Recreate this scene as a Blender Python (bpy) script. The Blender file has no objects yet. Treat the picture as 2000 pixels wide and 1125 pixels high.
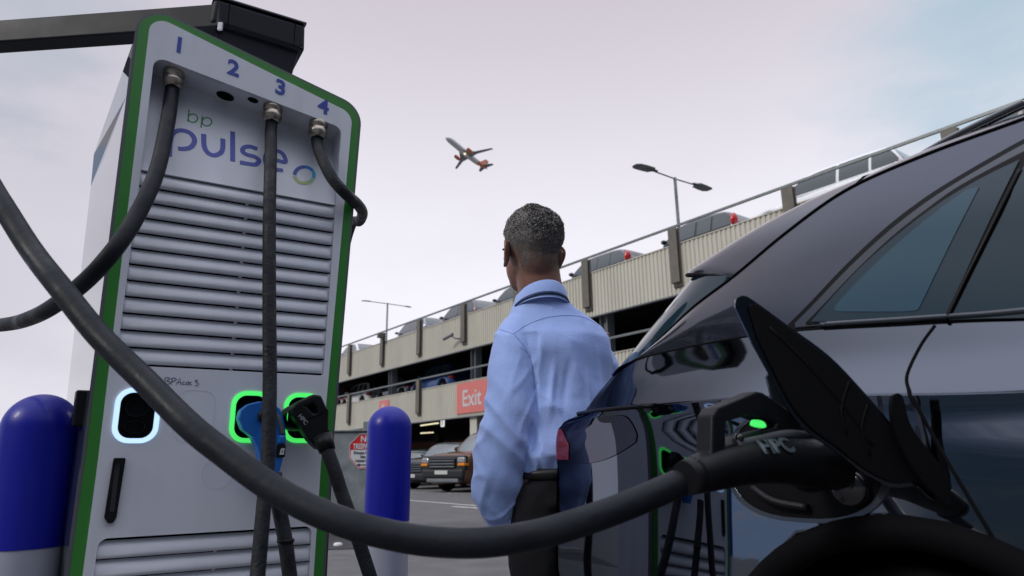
import bpy, bmesh, math, random
from mathutils import Vector, Matrix, noise, geometry
from mathutils.bvhtree import BVHTree
random.seed(7)
SC = bpy.context.scene
COL = SC.collection
R = math.radians
# ------------------------------------------------------------------ camera
TH = R(14.3); RO = .0145; CH = .88; F = 1333.33
cf = Vector((0, math.cos(TH), math.sin(TH)))
cu0 = Vector((0, -math.sin(TH), math.cos(TH)))
cr0 = Vector((1, 0, 0))
cr = cr0*math.cos(RO) - cu0*math.sin(RO)
cu = cu0*math.cos(RO) + cr0*math.sin(RO)
CAM = Vector((0, 0, CH))
cd = bpy.data.cameras.new("camera"); cam = bpy.data.objects.new("camera", cd); COL.objects.link(cam)
m = Matrix.Identity(4)
for i in range(3):
    m[i][0] = cr[i]; m[i][1] = cu[i]; m[i][2] = -cf[i]; m[i][3] = CAM[i]
cam.matrix_world = m
cd.sensor_width = 36; cd.lens = 24.0; cd.clip_start = .05; cd.clip_end = 3000
cd.dof.use_dof = True; cd.dof.focus_distance = 2.4; cd.dof.aperture_fstop = 4.5
SC.camera = cam
# ------------------------------------------------------------------ sky and sun
SUN_EL, SUN_AZ = R(32), R(-122)
w = bpy.data.worlds.new("World"); SC.world = w; w.use_nodes = True
nt = w.node_tree; N = nt.nodes; L = nt.links; N.clear()
def nd(t, **k):
    n = N.new(t)
    for a, b in k.items(): setattr(n, a, b)
    return n
def mth(op, a, b=None, c=None):
    n = nd('ShaderNodeMath', operation=op)
    for i, v in enumerate((a, b, c)):
        if v is None: continue
        if isinstance(v, (int, float)): n.inputs[i].default_value = v
        else: L.new(v, n.inputs[i])
    return n.outputs[0]
def mrange(v, a, b, c, d, smooth=True):
    n = nd('ShaderNodeMapRange'); n.interpolation_type = 'SMOOTHSTEP' if smooth else 'LINEAR'
    L.new(v, n.inputs[0])
    for i, x in enumerate((a, b, c, d)): n.inputs[i+1].default_value = x
    return n.outputs[0]
def mixc(f, a, b):
    n = nd('ShaderNodeMix', data_type='RGBA')
    if isinstance(f, float): n.inputs[0].default_value = f
    else: L.new(f, n.inputs[0])
    for i, v in ((6, a), (7, b)):
        if isinstance(v, tuple): n.inputs[i].default_value = (*v, 1)
        else: L.new(v, n.inputs[i])
    return n.outputs[2]
sky = nd('ShaderNodeTexSky', sky_type='NISHITA'); sky.sun_disc = False
sky.sun_elevation = SUN_EL; sky.sun_rotation = SUN_AZ; sky.air_density = 1.2; sky.dust_density = 1.5
bg1 = nd('ShaderNodeBackground'); bg1.inputs[1].default_value = .06
L.new(sky.outputs[0], bg1.inputs[0])
tc = nd('ShaderNodeTexCoord'); sep = nd('ShaderNodeSeparateXYZ'); L.new(tc.outputs['Generated'], sep.inputs[0])
X, Y, Z = sep.outputs
def dotdir(v):
    n = nd('ShaderNodeVectorMath', operation='DOT_PRODUCT'); L.new(tc.outputs['Generated'], n.inputs[0])
    n.inputs[1].default_value = v; return n.outputs['Value']
def noisef(scale, detail, stretch=(1, 1, 2.2), rough=.55):
    mp = nd('ShaderNodeMapping'); L.new(tc.outputs['Generated'], mp.inputs[0]); mp.inputs['Scale'].default_value = stretch
    n = nd('ShaderNodeTexNoise'); L.new(mp.outputs[0], n.inputs['Vector'])
    n.inputs['Scale'].default_value = scale; n.inputs['Detail'].default_value = detail; n.inputs['Roughness'].default_value = rough
    return n.outputs['Fac']
n1 = noisef(2.2, 6); n2 = noisef(5., 5, (1, 1, 4.5))
front = mixc(mrange(Z, .20, .70, 0, 1), (.98, .965, 1.05), (.62, .57, .645))
front = mixc(mrange(n1, .46, .72, 0, .18), front, (.70, .65, .72))
# broken cloud over to the left and behind: bluer and darker, with warm lit edges low down
side = mixc(mrange(Z, .0, .45, 0, 1), (.30, .42, .62), (.22, .31, .50))
side = mixc(mrange(Y, -.02, -.25, 0, .85), side, (.07, .11, .17))
side = mixc(mrange(n2, .48, .66, 0, .55), side, (.46, .46, .52))
warm = mth('MULTIPLY', mrange(n2, .54, .64, 0, .45), mrange(Z, .45, .05, 0, 1))
side = mixc(warm, side, (.62, .46, .36))
side = mixc(mth('MULTIPLY', mrange(Y, -.04, -.20, 0, .93), mrange(Z, .50, .30, 0, 1)), side, (.022, .055, .09))
side = mixc(mrange(Z, .34, .66, 0, 1), side, (.85, .86, .98))
skyc = mixc(mrange(Y, .22, .66, 0, 1), side, front)
skyc = mixc(mrange(Z, .70, .88, 0, 1), skyc, (1.45, 1.5, 1.75))   # zenith brightened out of frame, added to light upward surfaces
def hole(px, py, r0, r1, colr, amt):
    global skyc
    d = (cf + (px-1000)/F*cr + (562.5-py)/F*cu).normalized()
    v = mth('ADD', dotdir(d), mth('MULTIPLY', mth('SUBTRACT', n1, .5), .09))
    skyc = mixc(mrange(v, math.cos(r0), math.cos(r1), 0, amt), skyc, colr)
hole(2080, 70, R(17), R(3), (.40, .58, .70), .85)
hole(-60, 130, R(8), R(1), (.42, .62, .70), .6)
hole(-60, 10, R(11), R(2), (.40, .48, .58), .6)
hole(-60, 400, R(22), R(4), (.56, .54, .62), .7)
bg2 = nd('ShaderNodeBackground'); bg2.inputs[1].default_value = 1.0; L.new(skyc, bg2.inputs[0])
ms = nd('ShaderNodeMixShader'); ms.inputs[0].default_value = .96
L.new(bg1.outputs[0], ms.inputs[1]); L.new(bg2.outputs[0], ms.inputs[2])
wo = nd('ShaderNodeOutputWorld'); L.new(ms.outputs[0], wo.inputs[0])
sd = bpy.data.lights.new("sun", 'SUN'); sd.energy = 1.35; sd.angle = R(14); sd.color = (1, .95, .88)
so = bpy.data.objects.new("sun", sd); COL.objects.link(so)
sdir = Vector((math.sin(SUN_AZ)*math.cos(SUN_EL), math.cos(SUN_AZ)*math.cos(SUN_EL), math.sin(SUN_EL)))
so.rotation_euler = sdir.to_track_quat('Z', 'Y').to_euler(); so.location = (0, 0, 30)
vs = SC.view_settings; vs.view_transform = 'Standard'; vs.look = 'None'; vs.exposure = 0; vs.gamma = 1
# ------------------------------------------------------------------ measuring helpers
def ray(px, py): return cf + (px-1000)/F*cr + (562.5-py)/F*cu
def hitp(px, py, p, n):
    d = ray(px, py); return CAM + d*((Vector(p)-CAM).dot(n)/d.dot(n))
def atY(px, py, y): d = ray(px, py); return CAM + d*(y/d.y)
def atZ(px, py, z): d = ray(px, py); return CAM + d*((z-CH)/d.z)
def proj(p):
    q = Vector(p)-CAM; ww = q.dot(cf); return Vector((1000+F*q.dot(cr)/ww, 562.5-F*q.dot(cu)/ww))
# ------------------------------------------------------------------ materials
def mat(name, col, rough=.5, metal=0., var=.0, vscale=8., bump=0., bscale=60., coat=0., coat_ior=1.5, spec=.5, emit=None, estr=1., alpha=None, trans=0., stretch=None, sheen=0., dirt=None, tint=None):
    m = bpy.data.materials.new(name); m.use_nodes = True
    t = m.node_tree; b = t.nodes['Principled BSDF']; lk = t.links
    b.inputs['Base Color'].default_value = (*col, 1); b.inputs['Roughness'].default_value = rough
    b.inputs['Metallic'].default_value = metal; b.inputs['Specular IOR Level'].default_value = spec
    b.inputs['Coat Weight'].default_value = coat; b.inputs['Coat IOR'].default_value = coat_ior; b.inputs['Coat Roughness'].default_value = .02
    b.inputs['Transmission Weight'].default_value = trans
    if tint is not None: b.inputs['Specular Tint'].default_value = (tint, tint, tint, 1)
    if sheen: b.inputs['Sheen Weight'].default_value = sheen
    if emit: b.inputs['Emission Color'].default_value = (*emit, 1); b.inputs['Emission Strength'].default_value = estr
    tcn = t.nodes.new('ShaderNodeTexCoord'); mp = t.nodes.new('ShaderNodeMapping'); lk.new(tcn.outputs['Object'], mp.inputs[0])
    if stretch: mp.inputs['Scale'].default_value = stretch
    if var:
        n = t.nodes.new('ShaderNodeTexNoise'); n.inputs['Scale'].default_value = vscale; n.inputs['Detail'].default_value = 8
        lk.new(mp.outputs[0], n.inputs['Vector'])
        r = t.nodes.new('ShaderNodeMapRange'); lk.new(n.outputs['Fac'], r.inputs[0])
        r.inputs[1].default_value = .3; r.inputs[2].default_value = .7; r.inputs[3].default_value = 1-var; r.inputs[4].default_value = 1+var
        mx = t.nodes.new('ShaderNodeVectorMath'); mx.operation = 'SCALE'; mx.inputs[0].default_value = col; lk.new(r.outputs[0], mx.inputs['Scale'])
        last = mx.outputs[0]
        if dirt:
            n3 = t.nodes.new('ShaderNodeTexNoise'); n3.inputs['Scale'].default_value = dirt[1]; n3.inputs['Detail'].default_value = 6
            lk.new(mp.outputs[0], n3.inputs['Vector'])
            r3 = t.nodes.new('ShaderNodeMapRange'); lk.new(n3.outputs['Fac'], r3.inputs[0]); r3.inputs[1].default_value = .5; r3.inputs[2].default_value = .72; r3.inputs[4].default_value = dirt[2]
            m3 = t.nodes.new('ShaderNodeMix'); m3.data_type = 'RGBA'; lk.new(r3.outputs[0], m3.inputs[0]); lk.new(last, m3.inputs[6]); m3.inputs[7].default_value = (*dirt[0], 1)
            last = m3.outputs[2]
        lk.new(last, b.inputs['Base Color'])
        rr = t.nodes.new('ShaderNodeMapRange'); lk.new(n.outputs['Fac'], rr.inputs[0]); rr.inputs[1].default_value = .3; rr.inputs[2].default_value = .7
        rr.inputs[3].default_value = max(0, rough*(1-var)); rr.inputs[4].default_value = min(1, rough*(1+var)); lk.new(rr.outputs[0], b.inputs['Roughness'])
    if bump:
        n = t.nodes.new('ShaderNodeTexNoise'); n.inputs['Scale'].default_value = bscale; n.inputs['Detail'].default_value = 5
        lk.new(mp.outputs[0], n.inputs['Vector']); bp_ = t.nodes.new('ShaderNodeBump'); bp_.inputs['Strength'].default_value = bump; bp_.inputs['Distance'].default_value = .01
        lk.new(n.outputs['Fac'], bp_.inputs['Height']); lk.new(bp_.outputs[0], b.inputs['Normal'])
    return m
M = dict(
 asphalt=mat('asphalt', (.115, .112, .112), .85, var=.3, vscale=3, bump=.6, bscale=90, dirt=((.13, .128, .125), .6, .5)),
 darkasphalt=mat('dark_asphalt', (.035, .035, .037), .8, var=.3, vscale=6, bump=.5, bscale=90),
 concrete=mat('concrete', (.30, .29, .28), .85, var=.18, vscale=3, bump=.3, bscale=40),
 paintline=mat('road_paint', (.5, .5, .48), .7, var=.35, vscale=9),
 cladding=mat('cladding', (.60, .575, .49), .5, var=.07, vscale=.9, stretch=(1, 1, .25), dirt=((.48, .45, .38), 1.3, .35)),
 bracket=mat('bracket_brown', (.155, .14, .115), .55, var=.15, vscale=4),
 rail=mat('galvanised_rail', (.22, .24, .235), .45, .5, var=.1),
 column=mat('column_steel', (.17, .185, .20), .5, var=.12, vscale=3),
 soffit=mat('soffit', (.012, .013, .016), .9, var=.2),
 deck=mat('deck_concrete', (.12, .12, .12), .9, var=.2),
 white=mat('powder_white', (.68, .70, .76), .38, var=.04, vscale=3, bump=.02, bscale=300, dirt=((.52, .53, .56), 2.6, .45), stretch=(3, 3, .6)),
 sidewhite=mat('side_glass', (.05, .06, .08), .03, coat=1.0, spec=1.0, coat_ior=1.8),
 green=mat('green_stripe', (.035, .22, .030), .35, var=.06),
 seam=mat('seam_grey', (.10, .105, .115), .45),
 black=mat('black_plastic', (.005, .005, .007), .45, spec=.25, var=.15, vscale=20),
 blackm=mat('black_matt', (.003, .003, .004), .8, var=.1, spec=.08),
 blackg=mat('black_gloss', (.008, .008, .011), .12, coat=.6),
 gunmetal=mat('arm_metal', (.010, .012, .018), .5, var=.12, spec=.2, vscale=5),
 chrome=mat('nickel', (.42, .37, .31), .32, 1., var=.2, vscale=30, bump=.1),
 rubber=mat('cable_rubber', (.009, .011, .016), .52, var=.35, vscale=14, bump=.12, bscale=70, dirt=((.022, .023, .026), 9, .6), spec=.2),
 rubberd=mat('cable_dusty', (.014, .016, .020), .6, var=.45, vscale=25, bump=.3, bscale=120, dirt=((.034, .038, .046), 18, .7), spec=.3),
 blueink=mat('blue_print', (.030, .060, .36), .45, var=.05),
 blueink2=mat('logo_blue', (.060, .085, .40), .5, var=.05),
 greenink=mat('logo_green', (.04, .26, .09), .5),
 ink=mat('marker_ink', (.02, .02, .05), .6),
 ledw=mat('led_white', (.8, .9, 1), .4, emit=(.42, .66, 1.0), estr=1.0),
 ledg=mat('led_green', (.1, .8, .2), .4, emit=(.060, .74, .11), estr=1.0),
 ledg2=mat('led_green_small', (.1, .8, .2), .4, emit=(.06, .85, .12), estr=.9),
 plugblue=mat('plug_blue', (.012, .13, .48), .35, var=.08),
 bolblue=mat('bollard_blue', (.002, .006, .30), .42, var=.12, vscale=6, spec=.35, coat=.08, stretch=(1, 1, .12)),
 bolwhite=mat('bollard_white', (.36, .37, .45), .4, var=.06, vscale=6, stretch=(1, 1, .2)),
 galv=mat('galvanised_sheet', (.27, .30, .31), .42, .35, var=.2, vscale=5, dirt=((.16, .18, .19), 9, .5)),
 signred=mat('sign_red', (.58, .010, .012), .45, var=.04),
 signwhite=mat('sign_white', (.62, .62, .64), .45),
 exitred=mat('exit_red', (.72, .20, .17), .45, var=.05),
 fence=mat('timber_fence', (.20, .065, .035), .8, var=.3, vscale=6, stretch=(4, 4, .5)),
 lamp=mat('lamp_grey', (.17, .19, .19), .5, var=.1),
 leaf=mat('leaf', (.035, .06, .025), .7, var=.4, vscale=2),
 bark=mat('bark', (.06, .045, .035), .9, var=.3),
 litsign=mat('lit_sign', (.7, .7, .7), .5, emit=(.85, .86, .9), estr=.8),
 tube=mat('fluorescent', (.9, .85, .6), .5, emit=(.95, .86, .55), estr=1.0),
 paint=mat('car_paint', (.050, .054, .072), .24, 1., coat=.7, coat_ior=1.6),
 paintlow=mat('car_paint_low_reflect', (.165, .18, .215), .025, 1., tint=.15, coat=.0),  # same paint, base set apart for the brightness reflected low on the side
 paintsh=mat('car_paint_shoulder_reflect', (.115, .125, .145), .05, 1., tint=.3),  # same paint again, base holds the sky brightness reflected in the shoulder
 glassdark2=mat('privacy_glass_b', (.010, .030, .040), .05),
 glassdark=mat('privacy_glass', (.010, .022, .030), .05, spec=.6, coat=.3),
 glassband=mat('glass_frit', (.009, .027, .040), .05, spec=.5),
 glassrefl=mat('glass_reflection', (.020, .060, .090), .06, spec=.5),  # paler colour stands in for a reflection in the quarter glass
 trimblack=mat('trim_black', (.003, .003, .004), .35, spec=.15),
 trimgloss=mat('trim_gloss', (.03, .035, .045), .2, .5, coat=.8),
 lens=mat('lamp_lens', (.13, .13, .16), .02, 1., tint=.1),
 lensred=mat('lamp_red', (.22, .018, .022), .08, .3, coat=1., coat_ior=1.8, var=.6, vscale=22, stretch=(3, 1, 9)),
 tyre=mat('tyre', (.006, .006, .006), .85, bump=.3, spec=.1),
 rim=mat('rim', (.25, .26, .28), .3, .9),
 cap=mat('flap_inner', (.002, .002, .003), .6, spec=.12),
 flapout=mat('flap_outer', (.03, .03, .04), .25, 1., coat=.6, coat_ior=1.5),
)
def carpaint(n, c, metal=.3): return mat(n, c, .3, metal, coat=.8, var=.03)
# ------------------------------------------------------------------ object helpers
WM = {}
def mw(o): return WM[o.name] if o is not None and o.name in WM else Matrix.Identity(4)
def setp(o, label=None, cat=None, group=None, kind=None):
    if label: o['label'] = label
    if cat: o['category'] = cat
    if group: o['group'] = group
    if kind: o['kind'] = kind
    return o
def thing(name, label, cat, loc=(0, 0, 0), rz=0., group=None, mtx=None):
    o = bpy.data.objects.new(name, None); COL.objects.link(o); o.empty_display_size = .1
    mm = mtx if mtx is not None else Matrix.Translation(Vector(loc)) @ Matrix.Rotation(rz, 4, 'Z')
    o.matrix_world = mm; o.matrix_basis = mm; WM[o.name] = mm
    return setp(o, label, cat, group)
class MB:
    def __init__(s): s.v = []; s.f = []; s.sm = []
    def add(s, vs, fs, smooth=False):
        b = len(s.v); s.v += [Vector(x) for x in vs]
        for f in fs: s.f.append([b+i for i in f]); s.sm.append(smooth)
        return s
    def hexa(s, p):  # 8 points: bottom 4 ccw, top 4
        return s.add(p, [(3, 2, 1, 0), (4, 5, 6, 7), (0, 1, 5, 4), (1, 2, 6, 5), (2, 3, 7, 6), (3, 0, 4, 7)])
    def box(s, c, d, rz=0, mtx=None):
        c = Vector(c); hx, hy, hz = d[0]/2, d[1]/2, d[2]/2; rm = Matrix.Rotation(rz, 3, 'Z')
        p = [Vector((x, y, z)) for z in (-hz, hz) for x, y in ((-hx, -hy), (hx, -hy), (hx, hy), (-hx, hy))]
        return s.hexa([c + ((mtx @ q) if mtx else (rm @ q)) for q in p])
    def tube(s, pts, r, seg=12, cap=True, flat=1.):
        pts = [Vector(p) for p in pts]; n = len(pts); rr = r if isinstance(r, (list, tuple)) else [r]*n
        vs = []; t0 = (pts[1]-pts[0]).normalized(); up = Vector((0, 0, 1)) if abs(t0.z) < .9 else Vector((1, 0, 0))
        a = t0.cross(up).normalized()
        for i, p in enumerate(pts):
            t = (pts[min(i+1, n-1)]-pts[max(i-1, 0)]).normalized()
            a = (a - t*a.dot(t)).normalized(); b = t.cross(a)
            for k in range(seg):
                an = 2*math.pi*k/seg; vs.append(p + (a*math.cos(an) + b*math.sin(an)*flat)*rr[i])
        fs = [(i*seg+k, i*seg+(k+1) % seg, (i+1)*seg+(k+1) % seg, (i+1)*seg+k) for i in range(n-1) for k in range(seg)]
        s.add(vs, fs, True)
        if cap:
            b = len(s.v)-len(vs); s.f.append([b+k for k in range(seg)][::-1]); s.sm.append(False)
            s.f.append([b+(n-1)*seg+k for k in range(seg)]); s.sm.append(False)
        return s
    def grid(s, fn, nu, nv, smooth=True, flip=False):
        vs = [fn(i/nu, j/nv) for i in range(nu+1) for j in range(nv+1)]
        fs = []
        for i in range(nu):
            for j in range(nv):
                q = (i*(nv+1)+j, (i+1)*(nv+1)+j, (i+1)*(nv+1)+j+1, i*(nv+1)+j+1)
                fs.append(q[::-1] if flip else q)
        return s.add(vs, fs, smooth)
    def ell(s, c, r, nu=20, nv=12, rot=None):
        c = Vector(c)
        def fn(a, b):
            th = 2*math.pi*a; ph = math.pi*b
            q = Vector((r[0]*math.sin(ph)*math.cos(th), r[1]*math.sin(ph)*math.sin(th), r[2]*math.cos(ph)))
            return c + (rot @ q if rot else q)
        return s.grid(fn, nu, nv, True)
    def lathe(s, prof, c=(0, 0, 0), seg=32, axis=None):
        c = Vector(c)
        A = axis or (Vector((1, 0, 0)), Vector((0, 1, 0)), Vector((0, 0, 1)))
        vs = []
        for r, z in prof:
            for k in range(seg):
                an = 2*math.pi*k/seg; vs.append(c + A[0]*r*math.cos(an) + A[1]*r*math.sin(an) + A[2]*z)
        fs = [(i*seg+k, i*seg+(k+1) % seg, (i+1)*seg+(k+1) % seg, (i+1)*seg+k) for i in range(len(prof)-1) for k in range(seg)]
        return s.add(vs, fs, True)
    def prism(s, loops, fr, th, back=True):
        """loops: [outer, hole, ...] of 2d points; fr(x, y, d) -> 3d, d=0 front, d=-th back"""
        flat = [p for lp in loops for p in lp]
        tris = geometry.tessellate_polygon([[Vector((p[0], p[1], 0)) for p in lp] for lp in loops])
        n = len(flat); vs = [fr(p[0], p[1], 0) for p in flat] + [fr(p[0], p[1], -th) for p in flat]
        fs = [tuple(t) for t in tris]
        if back: fs += [tuple(n+i for i in t[::-1]) for t in tris]
        o = 0
        for lp in loops:
            k = len(lp)
            for i in range(k): fs.append((o+i, o+(i+1) % k, n+o+(i+1) % k, n+o+i))
            o += k
        return s.add(vs, fs)
def part(name, mb, material, parent=None, label=None, bevel=0, local=False, fixn=True, sub=0, smooth_angle=None, seg=2):
    me = bpy.data.meshes.new(name)
    inv = Matrix.Identity(4) if (local or parent is None) else mw(parent).inverted()
    me.from_pydata([inv @ v for v in mb.v], [], mb.f); me.update()
    for p, sflag in zip(me.polygons, mb.sm): p.use_smooth = sflag
    bm = bmesh.new(); bm.from_mesh(me)
    bmesh.ops.remove_doubles(bm, verts=bm.verts, dist=1e-5)
    if fixn: bmesh.ops.recalc_face_normals(bm, faces=bm.faces)
    bm.to_mesh(me); bm.free()
    if isinstance(material, (list, tuple)):
        for x in material: me.materials.append(x)
    else: me.materials.append(material)
    o = bpy.data.objects.new(name, me); COL.objects.link(o)
    if parent is not None: o.parent = parent
    WM[o.name] = mw(parent)
    if bevel:
        b = o.modifiers.new('bevel', 'BEVEL'); b.width = bevel; b.segments = seg; b.limit_method = 'ANGLE'; b.angle_limit = R(35); b.harden_normals = False
    if sub:
        b = o.modifiers.new('sub', 'SUBSURF'); b.levels = sub; b.render_levels = sub
    if label: o['label'] = label
    return o
def struct(name, mb, material, **k):
    o = part(name, mb, material, **k); o['kind'] = 'structure'; return o
def copy_tree(o, parent=None, mtx=None, label=None):
    c = o.copy(); COL.objects.link(c)
    if parent is not None: c.parent = parent; WM[c.name] = WM[parent.name]
    elif mtx is not None: c.matrix_basis = mtx; WM[c.name] = mtx
    if label: c['label'] = label
    for ch in [x for x in bpy.data.objects if x.parent == o]: copy_tree(ch, c)
    return c
def catmull(P, n=10):
    P = [Vector(p) for p in P]; Q = [P[0]*2-P[1]] + P + [P[-1]*2-P[-2]]; out = []
    for i in range(1, len(Q)-2):
        for k in range(n):
            t = k/n; a, b, c, d = Q[i-1], Q[i], Q[i+1], Q[i+2]
            out.append(.5*((2*b)+(c-a)*t+(2*a-5*b+4*c-d)*t*t+(3*b-a-3*c+d)*t**3))
    out.append(P[-1]); return out
def lerp(a, b, t): return a+(b-a)*t
def interp(x, pts):
    """smooth piecewise (monotone cosine-free cubic) interpolation of [(x, y...)]"""
    if x <= pts[0][0]: return pts[0][1:]
    if x >= pts[-1][0]: return pts[-1][1:]
    for i in range(len(pts)-1):
        if pts[i][0] <= x <= pts[i+1][0]:
            t = (x-pts[i][0])/(pts[i+1][0]-pts[i][0]); out = []
            h = pts[i+1][0]-pts[i][0]
            for k in range(1, len(pts[0])):
                y0, y1 = pts[i][k], pts[i+1][k]
                def sl(j):
                    if j <= 0 or j >= len(pts)-1: 
                        j2 = max(0, min(len(pts)-2, j if j <= 0 else j-1)); return (pts[j2+1][k]-pts[j2][k])/(pts[j2+1][0]-pts[j2][0])
                    return (pts[j+1][k]-pts[j-1][k])/(pts[j+1][0]-pts[j-1][0])
                m0, m1 = sl(i)*h, sl(i+1)*h
                t2, t3 = t*t, t*t*t
                out.append((2*t3-3*t2+1)*y0+(t3-2*t2+t)*m0+(-2*t3+3*t2)*y1+(t3-t2)*m1)
            return out
def rrect(x0, y0, x1, y1, r, n=6):
    rs = r if isinstance(r, (list, tuple)) else (r,)*4; out = []   # order: bl, br, tr, tl
    for (cx, cy, a0, rr) in ((x0+rs[0], y0+rs[0], 180, rs[0]), (x1-rs[1], y0+rs[1], 270, rs[1]), (x1-rs[2], y1-rs[2], 0, rs[2]), (x0+rs[3], y1-rs[3], 90, rs[3])):
        for k in range(n+1):
            a = R(a0+90*k/n); out.append((cx+rr*math.cos(a), cy+rr*math.sin(a)))
    return out
def text_mb(txt, fr, size, th=.001, bold=0., align='CENTER', xs=1., shear=0):
    cu_ = bpy.data.curves.new('txt', 'FONT'); cu_.body = txt; cu_.size = size; cu_.align_x = align; cu_.align_y = 'CENTER'; cu_.offset = bold; cu_.resolution_u = 6; cu_.shear = shear
    cu_.extrude = th/2
    ob = bpy.data.objects.new('txt', cu_); COL.objects.link(ob)
    dg = bpy.context.evaluated_depsgraph_get(); me = bpy.data.meshes.new_from_object(ob.evaluated_get(dg))
    mb = MB(); mb.add([fr(v.co.x*xs, v.co.y, v.co.z) for v in me.vertices], [tuple(p.vertices) for p in me.polygons])
    COL.objects.unlink(ob); bpy.data.objects.remove(ob); bpy.data.meshes.remove(me); bpy.data.curves.remove(cu_)
    return mb
def stroke(pts, wd, fr, th=.001, mb=None):
    """flat ribbon of constant width along 2d points"""
    mb = mb or MB(); P = [Vector((p[0], p[1])) for p in pts]; n = len(P); Lp = []; Rp = []
    for i in range(n):
        t = (P[min(i+1, n-1)]-P[max(i-1, 0)]).normalized(); q = Vector((-t.y, t.x))*wd/2
        Lp.append(P[i]+q); Rp.append(P[i]-q)
    vs = [fr(p.x, p.y, 0) for p in Lp]+[fr(p.x, p.y, 0) for p in Rp]+[fr(p.x, p.y, -th) for p in Lp]+[fr(p.x, p.y, -th) for p in Rp]
    fs = []
    for i in range(n-1):
        fs += [(i, i+1, n+i+1, n+i), (2*n+i, 2*n+i+1, i+1, i), (n+i, n+i+1, 3*n+i+1, 3*n+i)]
    fs += [(0, n, 3*n, 2*n), (n-1, 2*n-1+n*0, 4*n-1, 3*n-1)]
    mb.add(vs, fs); return mb
def arc(cx, cy, rx, ry, a0, a1, n=14): return [(cx+rx*math.cos(R(lerp(a0, a1, k/n))), cy+ry*math.sin(R(lerp(a0, a1, k/n)))) for k in range(n+1)]
# ================================================================== SETTING
gm = MB(); gm.add([(-1500, -600, 0), (1500, -600, 0), (1500, 2500, 0), (-1500, 2500, 0)], [(0, 1, 2, 3)])
struct('ground', gm, M['asphalt'])
# darker resurfaced strip with a kerb beside the bollard
a_, b_ = atZ(560, 1047, .0), atZ(735, 1043, .0); c_, d_ = atZ(560, 1085, .0), atZ(735, 1071, .0)
ex = (b_-a_).normalized()
g2 = MB(); q = [a_-ex*6, b_+ex*.4, d_+ex*.2, c_-ex*6]; g2.add([v+Vector((0, 0, .006)) for v in q], [(0, 1, 2, 3)])
struct('road', g2, M['darkasphalt'])
k = MB(); kd = Vector((-ex.y, ex.x, 0)); p0 = a_-ex*6; p1 = b_+ex*.4
k.hexa([p0, p1, p1+kd*.14, p0+kd*.14]+[v+Vector((0, 0, .11)) for v in (p0, p1, p1+kd*.14, p0+kd*.14)])
struct('kerb', k, M['concrete'], bevel=.012)
st = MB(); st.lathe([(0, .03), (.035, .028), (.05, .015), (.052, .0)], atZ(660, 1065, .006), 20)
setp(part('road_stud', st, M['signwhite']), 'small round white stud on the dark strip by the charger foot', 'road stud')
def groundline(name, pa, pb, wd, z=.004):
    A, B = atZ(*pa, z), atZ(*pb, z); t = (B-A).normalized(); q = Vector((-t.y, t.x, 0))*wd/2
    g = MB(); g.add([A-q, B-q, B+q, A+q], [(0, 1, 2, 3)]); return struct(name, g, M['paintline'])
groundline('road_marking', (700, 969), (1120, 1003), .12)
groundline('road_marking', (884, 989), (1060, 1001), .16, .005)
groundline('road_marking', (640, 958), (1250, 972), .10, .006)
# ------------------------------------------------------------------ multi-storey car park
FD = Vector((.588, -.8088, 0)).normalized(); FN = Vector((-.8088, -.588, 0)).normalized()  # along facade (to the right/near), outward to camera side
FP = Vector((-9.309, 38, 0))
def FPt(s, n, z): return FP + FD*s + FN*n + Vector((0, 0, z))
cpM = Matrix(((FD.x, FN.x, 0, FP.x), (FD.y, FN.y, 0, FP.y), (0, 0, 1, 0), (0, 0, 0, 1)))
park = thing('car_park', 'long two-deck car park clad in ribbed cream metal with open dark storeys', 'car park', mtx=cpM)
def ribbed(z0, z1, s0=-34, s1=58):
    mb = MB(); pitch = .152; n = int((s1-s0)/pitch); prof = []
    for i in range(n):
        x = s0+i*pitch; prof += [(x, 0), (x+.045, 0), (x+.062, .032), (x+.135, .032)]
    prof.append((s0+n*pitch, 0))
    vs = [FPt(x, y, z) for z in (z0, z1) for x, y in prof]; k = len(prof)
    fs = [(i, i+1, k+i+1, k+i) for i in range(k-1)]
    mb.add(vs, fs); return mb
part('cladding', ribbed(5.40, 6.84), M['cladding'], park, 'upper band of ribbed cream cladding', fixn=False)
part('cladding', ribbed(2.68, 4.08), M['cladding'], park, 'lower band of ribbed cream cladding', fixn=False)
def fbox(s0, s1, n0, n1, z0, z1, mb=None):
    mb = mb or MB(); mb.hexa([FPt(s, n, z) for z in (z0, z1) for s, n in ((s0, n0), (s1, n0), (s1, n1), (s0, n1))]); return mb
S0, S1 = -34, 57.9
part('deck_slab', fbox(S0, S1, -16.0, -.05, 6.20, 6.415), M['deck'], park, 'roof deck slab')
part('deck_slab', fbox(S0, S1, -16.0, -.05, 3.62, 4.02), M['deck'], park, 'first deck slab')
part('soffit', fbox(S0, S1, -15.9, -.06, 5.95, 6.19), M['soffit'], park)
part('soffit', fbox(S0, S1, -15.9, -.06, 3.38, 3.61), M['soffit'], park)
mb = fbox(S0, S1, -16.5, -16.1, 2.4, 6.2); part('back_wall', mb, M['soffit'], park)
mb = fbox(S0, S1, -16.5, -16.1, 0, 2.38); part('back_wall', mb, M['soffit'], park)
part('coping', fbox(S0, S1, -.07, .05, 6.842, 6.872), M['cladding'], park)
part('coping', fbox(S0, S1, -.07, .05, 4.082, 4.11), M['cladding'], park)
part('edge_trim', fbox(S0, S1, -.07, .055, 5.36, 5.398), M['column'], park)
part('edge_trim', fbox(S0, S1, -.07, .055, 2.64, 2.678), M['column'], park)
for z in (7.34, 4.52):
    rl = fbox(S0, S1, .05, .10, z, z+.075); part('guard_rail', rl, M['rail'], park, bevel=.01)
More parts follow.
